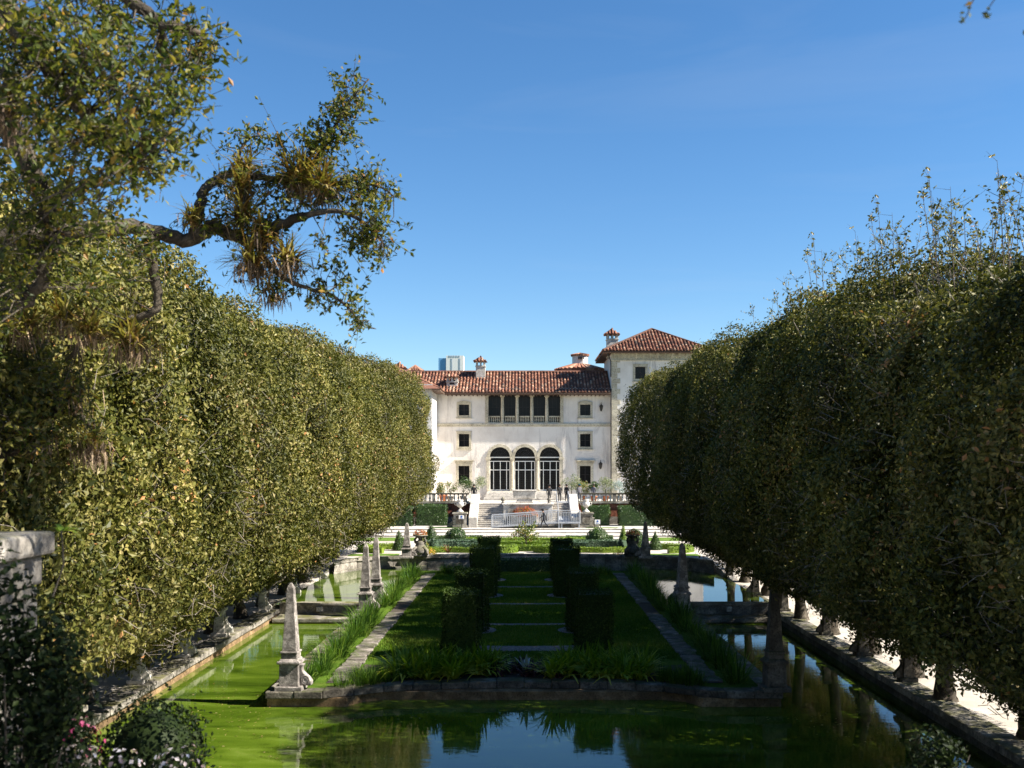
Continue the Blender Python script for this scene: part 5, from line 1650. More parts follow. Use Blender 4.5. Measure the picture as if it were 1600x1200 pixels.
def chimney(px0, px1, pyt, pyb, D, label_tiles=True, holes_=True, roof=0.55):
    x0, x1 = fx(px0, D), fx(px1, D); zt, zb = fz(pyt, D), fz(pyb, D)
    w = x1-x0; cx_ = (x0+x1)/2
    hcap = w*roof
    z1 = zt-hcap
    m = MB()
    zo = z1 - 0.42*min(1, w)
    m.box(x0, x1, D, D+w, zb-1.2, zo)
    for a, b in ((0, 0.2), (0.42, 0.58), (0.8, 1.0)):
        m.box(x0+w*a, x0+w*b, D, D+w*0.2, zo+0.001, z1); m.box(x0+w*a, x0+w*b, D+w*0.8, D+w, zo+0.001, z1)
    m.box(x0-0.06, x1+0.06, D-0.06, D+w+0.06, zo-0.16, zo-0.04)
    ch = vb(m, 'chimney', M['pale_stone'], bevel=0.012)
    m = MB(); o_ = 0.22
    m.add([(x0-o_,D-o_,z1),(x1+o_,D-o_,z1),(x1+o_,D+w+o_,z1),(x0-o_,D+w+o_,z1),(cx_,D+w/2,zt)], [(0,1,4),(1,2,4),(2,3,4),(3,0,4),(3,2,1,0)])
    vb(m, 'chimney_roof', M['deck']).parent = ch
    if roof < 0.45:
        m = MB(); m.box(cx_-0.26, cx_+0.26, D-0.02, D-0.004, zo-0.38, zo-0.18); vb(m, 'vent', M['bars_and_shade']).parent = ch  # dark slab standing in for the shade inside the opening
    full = w+2*o_; nr = max(4, int(full/0.3))
    m = MB(); g = np.random.default_rng(int(px0))
    for i in range(nr):
        a = -full/2 + full*(i+0.5)/nr
        t_ = 1-abs(a)/(full/2)
        p0 = Vector((cx_+a, D-o_-0.05, z1+0.03)); p1 = Vector((cx_+a*1.0, D-o_+(w/2+o_)*t_, z1+(zt-z1)*t_+0.03))
        m.tube([p0, p1], [0.115, 0.085], 6, float(g.uniform(0.2, 0.9)))
        p0 = Vector((x0-o_-0.05, D+w/2+a, z1+0.03)); p1 = Vector((x0-o_+(w/2+o_)*t_, D+w/2+a, z1+(zt-z1)*t_+0.03))
        m.tube([p0, p1], [0.115, 0.085], 6, float(g.uniform(0.2, 0.9)))
    m.lathe(cx_, D+w/2, [(0.10, zt-0.05),(0.12,zt+0.05),(0.03,zt+0.16)], 7)
    vb(m, 'chimney_tiles', M['tile']).parent = ch
chimney(743.5, 758, 557, 592, FD+2.6)
chimney(697.5, 715, 582, 605, FD+0.4, roof=0.42)
chimney(948.5, 966, 513, 542, FD+1.6)
chimney(614, 633, 566, 590, FD+1.2, roof=0.5)
# low tiled caps and the lantern turret behind the ridge
def tiled_cap(px0, px1, pyt, pyb, D, seed, turret=False):
    x0, x1 = fx(px0, D), fx(px1, D); zt, zb = fz(pyt, D), fz(pyb, D); w = x1-x0; cx_ = (x0+x1)/2
    m = MB(); r = w/2
    m.lathe(cx_, D+r, [(r*0.88, zb-1.5), (r*0.88, zb-0.02)], 10)
    b = vb(m, 'turret_drum', M['stucco'])
    m = MB(); g = np.random.default_rng(seed)
    k = 26 if not turret else 34
    rt = 0.0 if not turret else r*0.34
    for i in range(k):
        a = 2*math.pi*i/k
        m.tube([(cx_+r*1.04*math.cos(a), D+r+r*1.04*math.sin(a), zb), (cx_+rt*math.cos(a), D+r+rt*math.sin(a), zt)], [r*0.125, max(0.02, rt*0.12)], 6, float(g.uniform(0.15, 0.9)))
    vb(m, 'turret_tiles', M['tile']).parent = b
    m = MB(); m.lathe(cx_, D+r, [(r, zb-0.03), (r*0.5, (zb+zt)/2-0.05), (max(rt, 0.05), zt-0.03)], 16); vb(m, 'turret_roof', M['deck']).parent = b
tiled_cap(634, 661, 568.5, 579, FD+4.5, 711)
tiled_cap(870, 946, 566.5, 577.5, FD+8.0, 712, True)
tiled_cap(893, 921, 549.5, 554, FD+10.2, 713)
m = MB(); Dl = FD+10.2
xl0, xl1 = fx(896, Dl), fx(918, Dl)
for q in range(5):
    x = fx(903.5+q*2.6, Dl-0.3); 
    if q < 4: m.box(x, x+0.13, Dl-0.02, Dl+0.14, fz(561, Dl), fz(557, Dl))
vb(m, 'turret_window', M['dark_pane'])

# ------------------------------------------------------------------ far skyscraper
def skyscraper():
    D = 2000.0
    t = empty('distant_high_rise', (fx(705, D), D, 0.0), 'distant white high rise with blue glass side above the roof ridge', 'building')
    x = lambda p: fx(p, D)-fx(705, D)
    m = MB(); m.box(x(697), x(724), 0, 30, -2, fz(555.5, D)); m.build('white_block', M['white_paint'], t)
    m = MB(); m.box(x(685), x(696.8), 2, 30, -2, fz(559.5, D)); m.build('glass_block', mat_plain('blue_glass', (0.12,0.30,0.52), 0.3, var=0.1, scale=0.05, b=0), t)
    wm = MB(); wm.box(-1.5, 1.5, -0.3, 0.0, 0, 2.2)
    me = wm.mesh('window', mat_plain('far_window', (0.30,0.36,0.42), 0.3, b=0))
    for p in (705.5, 718.0):
        for k in range(12):
            o = bpy.data.objects.new('window', me); o.location = (x(p), 0, fz(562+k*2.0, D)); link(o, t)
    for k, p in enumerate((702, 705, 709, 713, 717)):
        o = bpy.data.objects.new('window', me); o.location = (x(p), 0, fz(558.5, D)); o.scale = (1, 1, 1.6); link(o, t)
    t2 = empty('distant_low_tower', (fx(735, D), D+100, 0.0), 'low blue roofed distant building just above the ridge', 'building')
    m = MB(); m.box(-13, 13, 0, 30, -2, fz(580.3, D+100)); m.lathe(0, 12, [(11, fz(580.3, D+100)), (9, fz(579.6, D+100)), (3, fz(578.9, D+100))], 12); m.build('block', mat_plain('far_teal', (0.25,0.42,0.48), 0.4, b=0), t2)
skyscraper()

# ------------------------------------------------------------------ people
def mat_person(name, bands):
    """colour by body height (local z): shoes, trousers, jacket, skin"""
    m, nt, bs, out = new_mat(name)
    tc = nt.nodes.new('ShaderNodeTexCoord'); sx = nt.nodes.new('ShaderNodeSeparateXYZ')
    nt.links.new(tc.outputs['Object'], sx.inputs[0])
    mr = nt.nodes.new('ShaderNodeMath'); mr.operation = 'DIVIDE'; mr.inputs[1].default_value = 2.0
    nt.links.new(sx.outputs['Z'], mr.inputs[0])
    c = ramp(nt, mr.outputs[0], [(z/2.0, col) for z, col in bands], 'CONSTANT')
    nt.links.new(c, bs.inputs['Base Color']); bs.inputs['Roughness'].default_value = 0.85
    return m
SKIN = (0.42, 0.24, 0.16)
def person(loc, rz, joints, label, mats, hat=None, hair=(0.02,0.014,0.01), scale=1.0):
    t = empty('person', loc, label, 'person', None, rz)
    J = {k: Vector(v) for k, v in joints.items()}
    rad = {'pelvis':0.150,'waist':0.135,'chest':0.165,'neckb':0.085,'neck':0.058,'head':0.098,'crown':0.085,
           'shl':0.075,'ell':0.050,'wrl':0.034,'hal':0.036,'shr':0.075,'elr':0.050,'wrr':0.034,'har':0.036,
           'hpl':0.098,'knl':0.066,'anl':0.046,'tol':0.040,'hpr':0.098,'knr':0.066,'anr':0.046,'tor':0.040}
    E = [('pelvis','waist'),('waist','chest'),('chest','neckb'),('neckb','neck'),('neck','head'),('head','crown'),
         ('chest','shl'),('shl','ell'),('ell','wrl'),('wrl','hal'),('chest','shr'),('shr','elr'),('elr','wrr'),('wrr','har'),
         ('pelvis','hpl'),('hpl','knl'),('knl','anl'),('anl','tol'),('pelvis','hpr'),('hpr','knr'),('knr','anr'),('anr','tor')]
    names = list(rad); idx = {n_: i for i, n_ in enumerate(names)}
    vs = [tuple(J[n_]) for n_ in names]; rr = [rad[n_] for n_ in names]
    es = [(idx[a], idx[b]) for a, b in E]
    for hd, sgn in (('hal', 1), ('har', -1)):
        d = (J[hd] - J['wr'+hd[2]]).normalized(); sd = d.cross(Vector((1,0,0))).normalized()
        for q in range(5):
            off = sd*((q-1.5)*0.018) if q < 4 else sd*-0.045
            k1 = J[hd] + d*(0.03 if q < 4 else -0.01) + off; k2 = k1 + (d*(0.045, 0.055, 0.06, 0.045, 0.03)[q])
            vs += [tuple(k1), tuple(k2)]; rr += [0.010, 0.008]
            es += [(idx[hd], len(vs)-2), (len(vs)-2, len(vs)-1)]
    me = bpy.data.meshes.new('body'); me.from_pydata(vs, es, [])
    me.materials.append(mats)
    o = link(bpy.data.objects.new('body', me), t)
    sk = o.modifiers.new('skin', 'SKIN')
    if not me.skin_vertices:
        bpy.context.view_layer.objects.active = o
    for i, d in enumerate(me.skin_vertices[0].data):
        d.radius = (rr[i], rr[i]); d.use_root = (i == 0)
    ss = o.modifiers.new('subd', 'SUBSURF'); ss.levels = 1; ss.render_levels = 1
    hd = J['head']; cr = J['crown']
    m = MB(); m.lathe(hd.x, hd.y+0.012, [(0.112,hd.z-0.02),(0.118,hd.z+0.05),(0.10,cr.z+0.055),(0.05,cr.z+0.10),(0.01,cr.z+0.115)], 10)
    hm = mat_plain('hair', hair, 0.8)
    m.build('hair', hm, t, smooth=True)
    m = MB(); m.lathe(0, 0, [(0.0,0.0),(0.012,0.0),(0.018,0.02),(0.006,0.04)], 6)
    n_ = m.build('nose', mat_plain('skin', SKIN, 0.6), t, smooth=True); n_.location = (hd.x, hd.y-0.105, hd.z-0.01)
    if hat:
        m = MB(); m.lathe(hd.x, hd.y, [(0.135,cr.z-0.005),(0.135,cr.z+0.06),(0.15,cr.z+0.10),(0.05,cr.z+0.13)], 12); m.box(hd.x-0.09, hd.x+0.09, hd.y-0.22, hd.y-0.1, cr.z-0.005, cr.z+0.012); m.build('cap', hat, t, smooth=False)
    t.scale = (scale,)*3
    return t
def stand(**kw):
    j = dict(pelvis=(0,0,0.95), waist=(0,0,1.10), chest=(0,0.0,1.34), neckb=(0,0,1.46), neck=(0,-0.01,1.53), head=(0,-0.03,1.62), crown=(0,-0.02,1.70),
             shl=(0.19,0,1.42), ell=(0.25,0.02,1.14), wrl=(0.24,-0.06,0.90), hal=(0.24,-0.08,0.83), shr=(-0.19,0,1.42), elr=(-0.25,0.02,1.14), wrr=(-0.24,-0.06,0.90), har=(-0.24,-0.08,0.83),
             hpl=(0.09,0,0.88), knl=(0.10,-0.02,0.50), anl=(0.10,0.02,0.08), tol=(0.11,-0.14,0.04), hpr=(-0.09,0,0.88), knr=(-0.10,-0.02,0.50), anr=(-0.10,0.02,0.08), tor=(-0.11,-0.14,0.04))
    j.update(kw); return j
suit = mat_person('dark_suit', [(0.0, (0.008,0.008,0.008)), (0.10, (0.014,0.016,0.026)), (0.93, (0.025,0.030,0.040)), (1.49, SKIN)])
blackc = mat_person('black_clothes', [(0.0, (0.01,0.01,0.01)), (0.08, (0.012,0.012,0.014)), (1.50, SKIN)])
greyc = mat_person('grey_shirt', [(0.0, (0.01,0.01,0.01)), (0.08, (0.03,0.035,0.05)), (0.95, (0.16,0.15,0.17)), (1.50, SKIN)])
whitec = mat_person('white_shirt', [(0.0, (0.01,0.01,0.01)), (0.08, (0.03,0.035,0.05)), (0.95, (0.55,0.52,0.50)), (1.50, SKIN)])
# the man walking left past the ramp: faces -x in the picture, built facing -y and turned
walk = stand(knl=(0.09,-0.20,0.52), anl=(0.09,-0.30,0.10), tol=(0.09,-0.46,0.07), knr=(-0.09,0.10,0.50), anr=(-0.09,0.44,0.16), tor=(-0.09,0.36,0.05),
             ell=(0.24,0.16,1.16), wrl=(0.22,0.20,0.94), hal=(0.22,0.20,0.86), elr=(-0.24,-0.10,1.15), wrr=(-0.20,-0.30,1.00), har=(-0.20,-0.36,0.96), chest=(0,-0.05,1.34), neckb=(0,-0.06,1.46), neck=(0,-0.08,1.53), head=(0,-0.11,1.62), crown=(0,-0.10,1.70))
person((1.80, 93.6, 1.305), R(-90), walk, 'man in dark suit and black cap striding left past the metal ramp', suit, M['black_cloth'])
person((2.45, 99.9, TZ), R(15), stand(), 'person all in black standing beside the stone trough, seen from behind', blackc, M['black_cloth'])
person((3.55, 102.4, TZ), R(20), stand(), 'person in black at the head of the ramp, left of a pair', blackc, None)
person((4.25, 102.6, TZ), R(-30), stand(wrl=(0.10,-0.22,1.15), hal=(0.04,-0.24,1.18)), 'person in black at the head of the ramp, right of a pair', blackc, None)
person((5.5, 102.0, TZ), R(10), stand(), 'person with dark cap standing behind the right balustrade', greyc, mat_plain('teal_cap', (0.02,0.08,0.11), 0.8))
person((6.95, 102.2, TZ), R(-20), stand(), 'person in grey shirt behind the right balustrade, among pots', greyc, None)
person((-5.0, 102.0, TZ), R(0), stand(), 'person in black standing left of the stairs by the olive', blackc, None)

# ------------------------------------------------------------------ foreground oak with air plants
def near_oak():
    t = empty('overhanging_oak', (-9.6, 10.5, 3.35), 'large overhanging oak with crooked grey limbs, upper left foreground', 'tree')
    O = Vector((-9.6, 10.5, 3.35))
    g = np.random.default_rng(71)
    m = MB(); pts = bez([(-9.6,10.5,3.0),(-9.7,10.6,5.0),(-9.4,10.7,7.6),(-9.0,10.8,10.4),(-8.8,10.6,13.0)], 5)
    m.tube([p-O for p in pts], list(np.linspace(0.62, 0.28, len(pts))), 12); m.build('trunk', M['bark'], t, smooth=True)
    limbs = {
      'low': ([(-9.3,10.7,8.6), W(-140,392,12.5), W(60,366,13.2), W(180,354,13.6), W(240,360,13.8), W(296,376,13.9), W(330,354,13.9), W(365,368,13.9), W(398,378,13.8), W(432,356,13.7), W(474,338,13.6)], 0.135, 0.065),
      'loop': ([W(304,366,13.9), W(311,330,13.9), W(318,300,14.0), W(338,281,14.1), W(370,271,14.1), W(410,277,14.0), W(450,284,13.9), W(500,282,13.8)], 0.085, 0.035),
      'drop': ([W(228,360,13.7), W(237,398,13.6), W(243,440,13.6), W(248,476,13.6), W(232,491,13.6), W(200,500,13.6), W(165,524,13.7), W(120,540,13.8)], 0.085, 0.03),
      'left': ([(-9.1,10.8,10.0), W(-60,150,10.5), W(10,200,10.6), W(62,290,10.7), W(82,365,10.8), W(62,436,10.9), W(38,476,11.0)], 0.17, 0.06),
      'high': ([(-8.9,10.7,11.8), W(-120,-40,9.0), W(10,20,8.6), W(62,85,8.5), W(130,180,8.6), W(205,262,8.8)], 0.16, 0.04),
      'top': ([(-8.8,10.6,12.6), W(-60,-170,10.0), W(120,-60,9.2), W(230,25,9.2), W(320,62,9.4)], 0.14, 0.03),
      'far_a': ([W(474,338,13.6), W(520,330,13.5), W(565,345,13.5), W(598,378,13.5)], 0.05, 0.012),
      'far_b': ([W(440,286,13.9), W(492,252,13.9), W(524,196,13.9), W(545,160,13.9), W(576,124,13.9)], 0.045, 0.01),
      'far_c': ([W(490,284,13.9), W(545,288,13.8), W(590,290,13.8), W(614,306,13.8)], 0.04, 0.01),
      'far_d': ([W(398,378,13.8), W(425,420,13.7), W(470,446,13.6), W(520,462,13.6), W(552,490,13.6), W(570,512,13.6)], 0.05, 0.008),
      'far_e': ([W(370,272,14.1), W(376,235,14.2), W(400,212,14.2), W(440,226,14.2)], 0.03, 0.008),
      'base': ([(-9.5,10.6,6.6), W(-60,730,13.5), W(30,690,14.5), W(95,640,15.0), W(150,672,15.2)], 0.14, 0.04),
    }
    nodes = []
    for nm, (pp, r0, r1) in limbs.items():
        q = bez(pp, 5)
        n_ = len(q)
        q = [p + Vector(g.normal(0, r0*0.12, 3)) for p in q]
        mb = MB(); mb.tube([p-O for p in q], [r0+(r1-r0)*(i/(n_-1))**0.8 for i in range(n_)], 8)
        mb.build('limb', M['bark'], t, smooth=True)
        for p in q: nodes.append(p)
    ND = np.array(nodes)
    # px, py, rx, ry, D, depth spread, twigs
    regs = [(120,50,150,80,8.8,1.6,80),(40,150,90,90,9.0,1.5,40),(210,120,110,105,9.0,1.6,74),(110,250,110,80,9.0,1.5,50),(250,215,75,75,9.2,1.2,50),(300,70,45,60,9.4,0.8,22),
            (120,335,90,50,10.4,1.0,45),(55,375,45,70,10.8,0.8,36),(160,420,60,40,12.0,1,16),
            (548,152,32,40,13.9,0.5,24),(510,212,48,28,13.9,0.5,30),(480,245,40,28,13.9,0.5,16),(395,222,60,26,14.2,0.5,14),(560,288,50,26,13.8,0.5,34),(578,338,36,40,13.6,0.5,32),
            (540,385,50,28,13.6,0.5,20),(588,405,20,18,13.6,0.3,6),(520,468,46,24,13.6,0.5,18),(558,500,16,14,13.6,0.3,5),(465,300,55,36,13.9,0.6,34),(385,300,45,28,14.0,0.6,16),(420,345,45,28,13.8,0.5,18),
            (340,345,40,30,13.9,0.5,14),(430,450,40,30,13.7,0.4,14),(200,372,60,24,13.4,0.6,24),(60,660,110,50,14.8,1.2,90),(40,600,70,60,14.5,1.0,50),(-30,350,60,200,10.5,1.5,80)]
    LP = []; LN = []; LS = []
    tw = MB()
    for cx_, cy_, rx_, ry_, D, dd, n_ in regs:
        for i in range(n_):
            a = g.uniform(0, 6.283); r = math.sqrt(g.random())
            tip = W(cx_+rx_*r*math.cos(a), cy_+ry_*r*math.sin(a), D + g.uniform(-dd, dd))
            d2 = ((ND-np.array(tip))**2).sum(1)
            near = Vector(ND[int(np.argmin(d2))])
            v = tip-near
            if v.length > 1.6: near = tip - v.normalized()*g.uniform(0.7, 1.3)
            mid = near.lerp(tip, 0.5) + Vector(g.normal(0, 0.07, 3))
            tw.tube([near-O, mid-O, tip-O], [0.009, 0.006, 0.002], 3)
            v = (tip-mid)
            for b in range(int(g.integers(2, 4))):
                s0 = near.lerp(tip, g.uniform(0.45, 0.95))
                e_ = s0 + Vector(g.normal(0, 0.17, 3))
                tw.tube([s0-O, e_-O], [0.005, 0.002], 3)
                for l in range(int(g.integers(4, 9))):
                    p = s0.lerp(e_, g.uniform(0.3, 1.05)) + Vector(g.normal(0, 0.035, 3)) - O
                    LP.append(p); LN.append(g.normal(0, 1, 3) + np.array((0,0,0.5)))
            for l in range(int(g.integers(3, 7))):
                p = mid.lerp(tip, g.uniform(0.3, 1.05)) + Vector(g.normal(0, 0.04, 3)) - O
                LP.append(p); LN.append(g.normal(0, 1, 3) + np.array((0,0,0.5)))
    o = tw.build('twigs', M['bark'], t); o['kind'] = 'stuff'
    leaf_obj('crown', t, np.array([tuple(p) for p in LP]), np.array(LN), 0.084, 0.48, M['oak_leaf'], wild=0.4, seed=72)
near_oak()

def air_plant(name, loc, n, L, wd, label, seed, skirt=60, up=0.2, cat='bromeliad'):
    g = np.random.default_rng(seed)
    t = empty(name, loc, label, cat, 'bromeliads growing on the overhanging oak')
    bs = [tuple(g.normal(0, 0.05, 3)) for _ in range(n)]
    ds = []
    for i in range(n):
        a = g.uniform(0, 6.283); el = g.uniform(-0.15, 1.35)
        ds.append((math.cos(a)*math.cos(el), math.sin(a)*math.cos(el), math.sin(el)+up))
    o = link(bpy.data.objects.new('rosette', blades_mesh('rosette', bs, ds, L, wd, 0.9, M['brome'], 4, seed)), t)
    if skirt:
        bs = [tuple(g.normal(0, 0.12, 3)*np.array((1,1,0.5))) for _ in range(skirt)]
        ds = [(g.normal(0, 0.5), g.normal(0, 0.5), -1.0) for _ in range(skirt)]
        o = link(bpy.data.objects.new('dry_skirt', blades_mesh('dry_skirt', bs, ds, L*0.55, wd*0.6, 0.5, M['dry'], 3, seed+1)), t); o['kind'] = 'stuff'
for i, (px, py, D, n, L, lab, sk) in enumerate([
    (466, 285, 13.9, 110, 0.50, 'largest bushy bromeliad clump crowning the bent grey limb', 70),
    (505, 300, 13.8, 80, 0.44, 'brown and green bromeliad clump right of the largest one', 60),
    (383, 268, 14.1, 50, 0.36, 'green and red bromeliad on top of the arched limb', 20),
    (378, 300, 14.0, 60, 0.34, 'dark dense clump hanging under the arched limb', 50),
    (380, 345, 13.9, 70, 0.46, 'grey spiky rosette where the lower limb dips', 30),
    (410, 372, 13.8, 60, 0.42, 'dark spiky rosette beside the lower limb elbow', 60),
    (448, 410, 13.7, 70, 0.42, 'red green bromeliad with pale base hanging lowest right', 90),
    (395, 415, 13.8, 90, 0.44, 'brown dry bromeliad clump left of the lowest one', 110),
    (425, 460, 13.7, 10, 0.30, 'dangling tuft of pale dry leaves below the oak clumps', 60),
    (12, 175, 9.6, 60, 0.42, 'bromeliad with brown root beard at the left picture edge', 140),
    (300, 345, 13.9, 40, 0.30, 'small dark rosette left of the arched limb', 20),
    (100, 500, 14.0, 70, 0.46, 'spiky grey rosette beside the hanging crooked branch', 50),
    (40, 515, 14.0, 80, 0.50, 'spiky rosette at the far left before the clipped oaks', 60),
    (205, 540, 13.8, 90, 0.50, 'dark bromeliad mass under the crooked hanging branch', 90),
    (140, 520, 13.7, 60, 0.42, 'rosette between the crooked branch and the left one', 50),
    (118, 625, 15.0, 50, 0.46, 'pale spiky rosette on the lower left limb', 30),
    (145, 700, 15.2, 40, 0.46, 'bromeliad with long brown beard on the lower left limb', 130),
    (55, 690, 14.6, 60, 0.46, 'dark bromeliad clump at the lower left limb', 80)]):
    air_plant('bromeliad', W(px, py, D-0.15), int(n*2.3), L*1.12, 0.034, lab, 730+i*3, int(sk*1.5))

# second oak right of the viewpoint: only a few twigs reach into the picture, its crown shades the foreground
def shade_oak():
    O = Vector((12.2, 4.5, 4.6))
    t = empty('viewpoint_oak', O, 'oak whose dark hanging twigs reach into the top right corner', 'tree')
    g = np.random.default_rng(81)
    m = MB(); pts = bez([(0,0,-1.8),(0.1,0,1.0),(-0.1,0.1,3.4),(0.2,0.2,6.0)], 5); m.tube(pts, list(np.linspace(0.5, 0.28, len(pts))), 10); m.build('trunk', M['bark'], t, smooth=True)
    ends = [(-8.0,1.8,9.2),(-6.0,-1.5,9.6),(-2.4,2.8,9.4),(-5.5,3.8,9.0),(-2.8,-1.6,9.4)]
    for e_ in ends:
        m = MB(); p = bez([(0.1,0.1,4.2),(e_[0]*0.4,e_[1]*0.4,6.0),e_], 5); m.tube(p, list(np.linspace(0.2, 0.04, len(p))), 7); m.build('limb', M['bark'], t, smooth=True)
    P = []; N = []
    for k in range(110):
        v = g.normal(0, 1, 3); v /= np.linalg.norm(v)
        c = v*np.array((4.2, 3.6, 1.6))*g.uniform(0.35, 1.0) + np.array((-5.2, 1.4, 9.4))
        p, nn = ell_points(g, 110, 0.8, 0.8, 0.5, 0); P.append(p*g.uniform(0.4, 1.1, (110, 1))+c); N.append(nn)
    leaf_obj('crown', t, np.vstack(P), np.vstack(N), 0.13, 0.5, M['oak_leaf'], seed=82)
    # the drooping twigs in the corner
    for pp in ([W(1640,-90,5.2), W(1560,-45,5.2), W(1522,-2,5.2), W(1512,22,5.2), W(1503,37,5.2)], [W(1640,-90,5.3), W(1585,-40,5.3), W(1552,2,5.3), W(1535,28,5.3)],
               [W(1700,10,5.2), W(1640,25,5.2), W(1598,50,5.2)]):
        q = bez(pp, 3)
        m = MB(); m.tube([p-O for p in q], list(np.linspace(0.006, 0.002, len(q))), 4)
        b = m.build('twig', M['bark'], t)
        LP = []; LN = []
        for p in q[-6:]:
            for l in range(1 + int(g.integers(0, 2))):
                LP.append(tuple(p-O+Vector(g.normal(0, 0.012, 3)))); LN.append(g.normal(0, 1, 3))
        lo = link(bpy.data.objects.new('leaf_spray', leaf_mesh('leaf_spray', np.array(LP), np.array(LN), 0.045, 0.5, M['oak_leaf'], seed=83)), b)
    # long limb that carries them
    m = MB(); q = bez([Vector((12.2,4.5,9.5)), Vector((8.0,5.2,10.8)), Vector((4.6,5.3,10.3)), W(1640,-90,5.25)], 6); m.tube([p-O for p in q], list(np.linspace(0.1, 0.006, len(q))), 6); m.build('limb', M['bark'], t, smooth=True)
shade_oak()

# ------------------------------------------------------------------ foreground terrace: pier, pots, shrubs
def stone_pier():
    O = Vector((-5.33, 9.0, 3.38))
    t = empty('stone_pier', O, 'weathered stone pier with mossy cap at the left picture edge', 'pier')
    m = MB(); m.box(-0.80, 0.92, -0.65, 0.65, 2.98, 3.19); m.build('cap', M['coral'], t, bevel=0.035)
    m = MB(); m.box(-0.76, 0.24, -0.58, 0.58, 2.72, 2.978); m.build('block', M['coral'], t, bevel=0.03)
    m = MB(); m.box(0.262, 0.83, -0.60, 0.58, 2.70, 2.978); m.build('block', M['coral'], t, bevel=0.03)
    z = 0.0; k = 0
    while z < 2.6:
        h = random.uniform(0.36, 0.46)
        z1 = min(z+h, 2.69)
        split = -0.1 if k % 2 else 0.3
        for a, b in ((-0.72, split-0.008), (split+0.008, 0.80)):
            o = random.uniform(-0.02, 0.02)
            m = MB(); m.box(a, b, -0.55+o, 0.55, z+0.006, z1-0.006); m.build('block', M['coral'], t, bevel=0.03)
        z = z1; k += 1
stone_pier()

def leaf_mass(name, loc, rx, ry, rz, n, leaf, mat, label, cat, seed, clumps=14, stems=True, asp=0.6):
    g = np.random.default_rng(seed)
    t = empty(name, loc, label, cat)
    P = []; N = []
    for k in range(clumps):
        v = g.normal(0, 1, 3); v /= np.linalg.norm(v)
        c = v*np.array((rx, ry, rz))*g.uniform(0.3, 0.85) + np.array((0, 0, rz))
        p, nn = ell_points(g, n//clumps, rx*0.42, ry*0.42, rz*0.36, 0)
        P.append(p*g.uniform(0.5, 1.1, (len(p), 1))+c); N.append(nn)
    leaf_obj('foliage', t, np.vstack(P), np.vstack(N), leaf, asp, mat, seed=seed, wild=0.6)
    m = MB()
    for k in range(10):
        e_ = (g.normal(0, rx*0.5), g.normal(0, ry*0.5), rz*g.uniform(0.8, 1.6))
        m.tube([(0,0,-0.05), (e_[0]*0.4, e_[1]*0.4, e_[2]*0.5), e_], [0.02, 0.014, 0.005], 4)
    o = m.build('stems', M['bark'], t)
    return t
def at(px, py, D): return W(px, py, D)
# ivy and shrubs wrapping the pier
def ground_z(D): return height(0, D)
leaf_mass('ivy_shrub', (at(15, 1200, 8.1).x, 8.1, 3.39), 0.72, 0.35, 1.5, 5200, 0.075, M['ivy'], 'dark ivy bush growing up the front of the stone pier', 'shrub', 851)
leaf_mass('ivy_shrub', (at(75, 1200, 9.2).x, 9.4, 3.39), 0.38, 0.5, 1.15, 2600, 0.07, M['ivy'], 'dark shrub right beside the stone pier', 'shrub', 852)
t = empty('potted_bush', (at(240, 1200, 10.4).x, 10.4, 3.39), 'round dark potted bush at the lower left picture edge', 'potted plant')
g = np.random.default_rng(853)
P, N = ell_points(g, 2600, 0.50, 0.50, 0.46, 0.90)
P = P + N*(0.09*wav(P, 7.0, 5) - g.exponential(0.05, len(P)) + g.exponential(0.05, len(P)))[:, None]
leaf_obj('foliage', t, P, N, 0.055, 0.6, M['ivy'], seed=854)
m = MB(); m.lathe(0, 0, [(0.40*math.sin(a), 0.90-0.38*math.cos(a)) for a in np.linspace(0.12, 3.02, 9)], 12); m.build('filler_core', M['ivy'], t)  # added solid filling inside the bush
m = MB(); m.lathe(0, 0, [(0.22,0),(0.30,0.42),(0.34,0.44),(0.34,0.5),(0.28,0.5)], 14); m.build('pot', M['terracotta'], t, smooth=True)
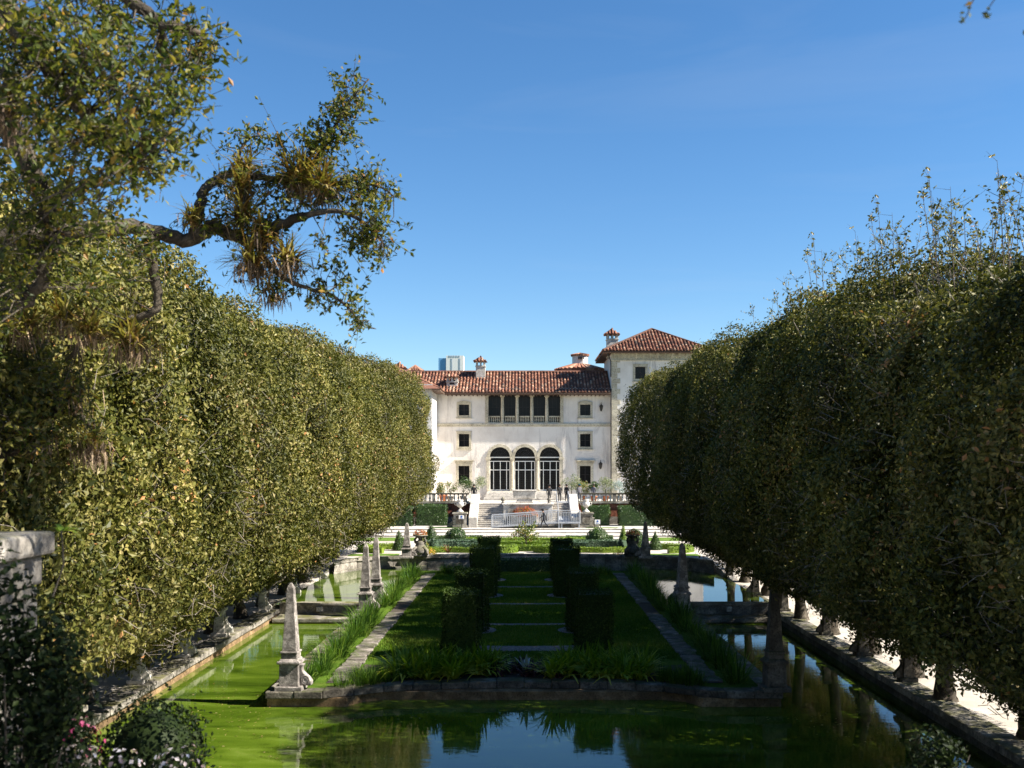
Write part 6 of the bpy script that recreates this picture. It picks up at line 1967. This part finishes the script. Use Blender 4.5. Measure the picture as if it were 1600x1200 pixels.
def flower_pot(px, py, D, r, mat, label, seed, n=260, leaf=0.05, hgt=0.16):
    p = W(px, py, D)
    zb = 3.39
    t = empty('flower_pot', (p.x, D, zb), label, 'potted plant')
    h = max(0.2, p.z-zb-0.12)
    m = MB(); m.lathe(0, 0, [(r*0.6,0),(r*0.85,h*0.85),(r*0.95,h*0.87),(r*0.95,h)], 12); m.build('pot', M['coral'], t, smooth=True)
    g = np.random.default_rng(seed)
    P, N = ell_points(g, n, r*1.1, r*0.9, hgt, h+0.06)
    P = P*np.array((1,1,1)) + g.normal(0, 0.02, P.shape)
    leaf_obj('flowers', t, P, N, leaf, 0.75, mat, seed=seed)
    P, N = ell_points(g, 260, r*1.1, r*0.95, hgt*0.95, h+0.02)
    leaf_obj('foliage', t, P, N, leaf*1.1, 0.6, M['ivy'], seed=seed+1)
flower_pot(122, 1150, 9.2, 0.17, M['pink'], 'pot of magenta pink flowers beside the stone pier', 861, 110, 0.045, 0.22)
flower_pot(118, 1185, 8.4, 0.17, M['pale_flower'], 'pot of pale cream flowers below the magenta ones', 862, 70)
flower_pot(190, 1190, 8.8, 0.16, M['pale_flower'], 'pot of white and rose flowers left of the dark bush', 863, 50)
flower_pot(278, 1188, 9.0, 0.20, M['pale_flower'], 'pot of pale lilac flowers before the dark bush', 864, 75)
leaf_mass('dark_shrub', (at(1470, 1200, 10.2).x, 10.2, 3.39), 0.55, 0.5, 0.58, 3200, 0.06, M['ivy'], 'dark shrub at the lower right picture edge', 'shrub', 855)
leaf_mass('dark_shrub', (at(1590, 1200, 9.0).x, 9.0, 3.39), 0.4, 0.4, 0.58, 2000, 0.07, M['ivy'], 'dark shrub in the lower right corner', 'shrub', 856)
# end pier of the left pool wall, with a scrolled panel
t = empty('wall_end_pier', (-12.45, 26.6, -0.45), 'pale panelled stone pier ending the left pool wall', 'pier')
m = MB(); m.box(-0.7, 0.7, -0.7, 0.7, -0.4, 1.05); m.build('block', M['coral'], t, bevel=0.03)
m = MB(); m.box(-0.8, 0.8, -0.8, 0.8, 1.053, 1.22); m.build('cap', M['coral'], t, bevel=0.04)
m = MB(); m.box(-0.5, 0.5, -0.75, -0.703, 0.2, 0.9); m.build('panel', M['pale_stone'], t, bevel=0.02)
# young plant with large bright leaves growing on the pier
o = link(bpy.data.objects.new('bright_seedling', clump_mesh('bright_seedling', 9, 0.24, 0.085, 0.8, M['lime_leaf'], 0.02, (0.5, 1.4), 871, seg=4)))
o.location = W(96, 826, 9.2); o.location.z -= 0.02
tag(o, 'bright green young plant beside the top of the stone pier', 'plant')
m = MB(); m.tube([(0,0,0), (0.01,0.02,-0.3), (-0.08,0.0,-0.6)], 0.008, 5); m.build('stem', M['bark'], o)
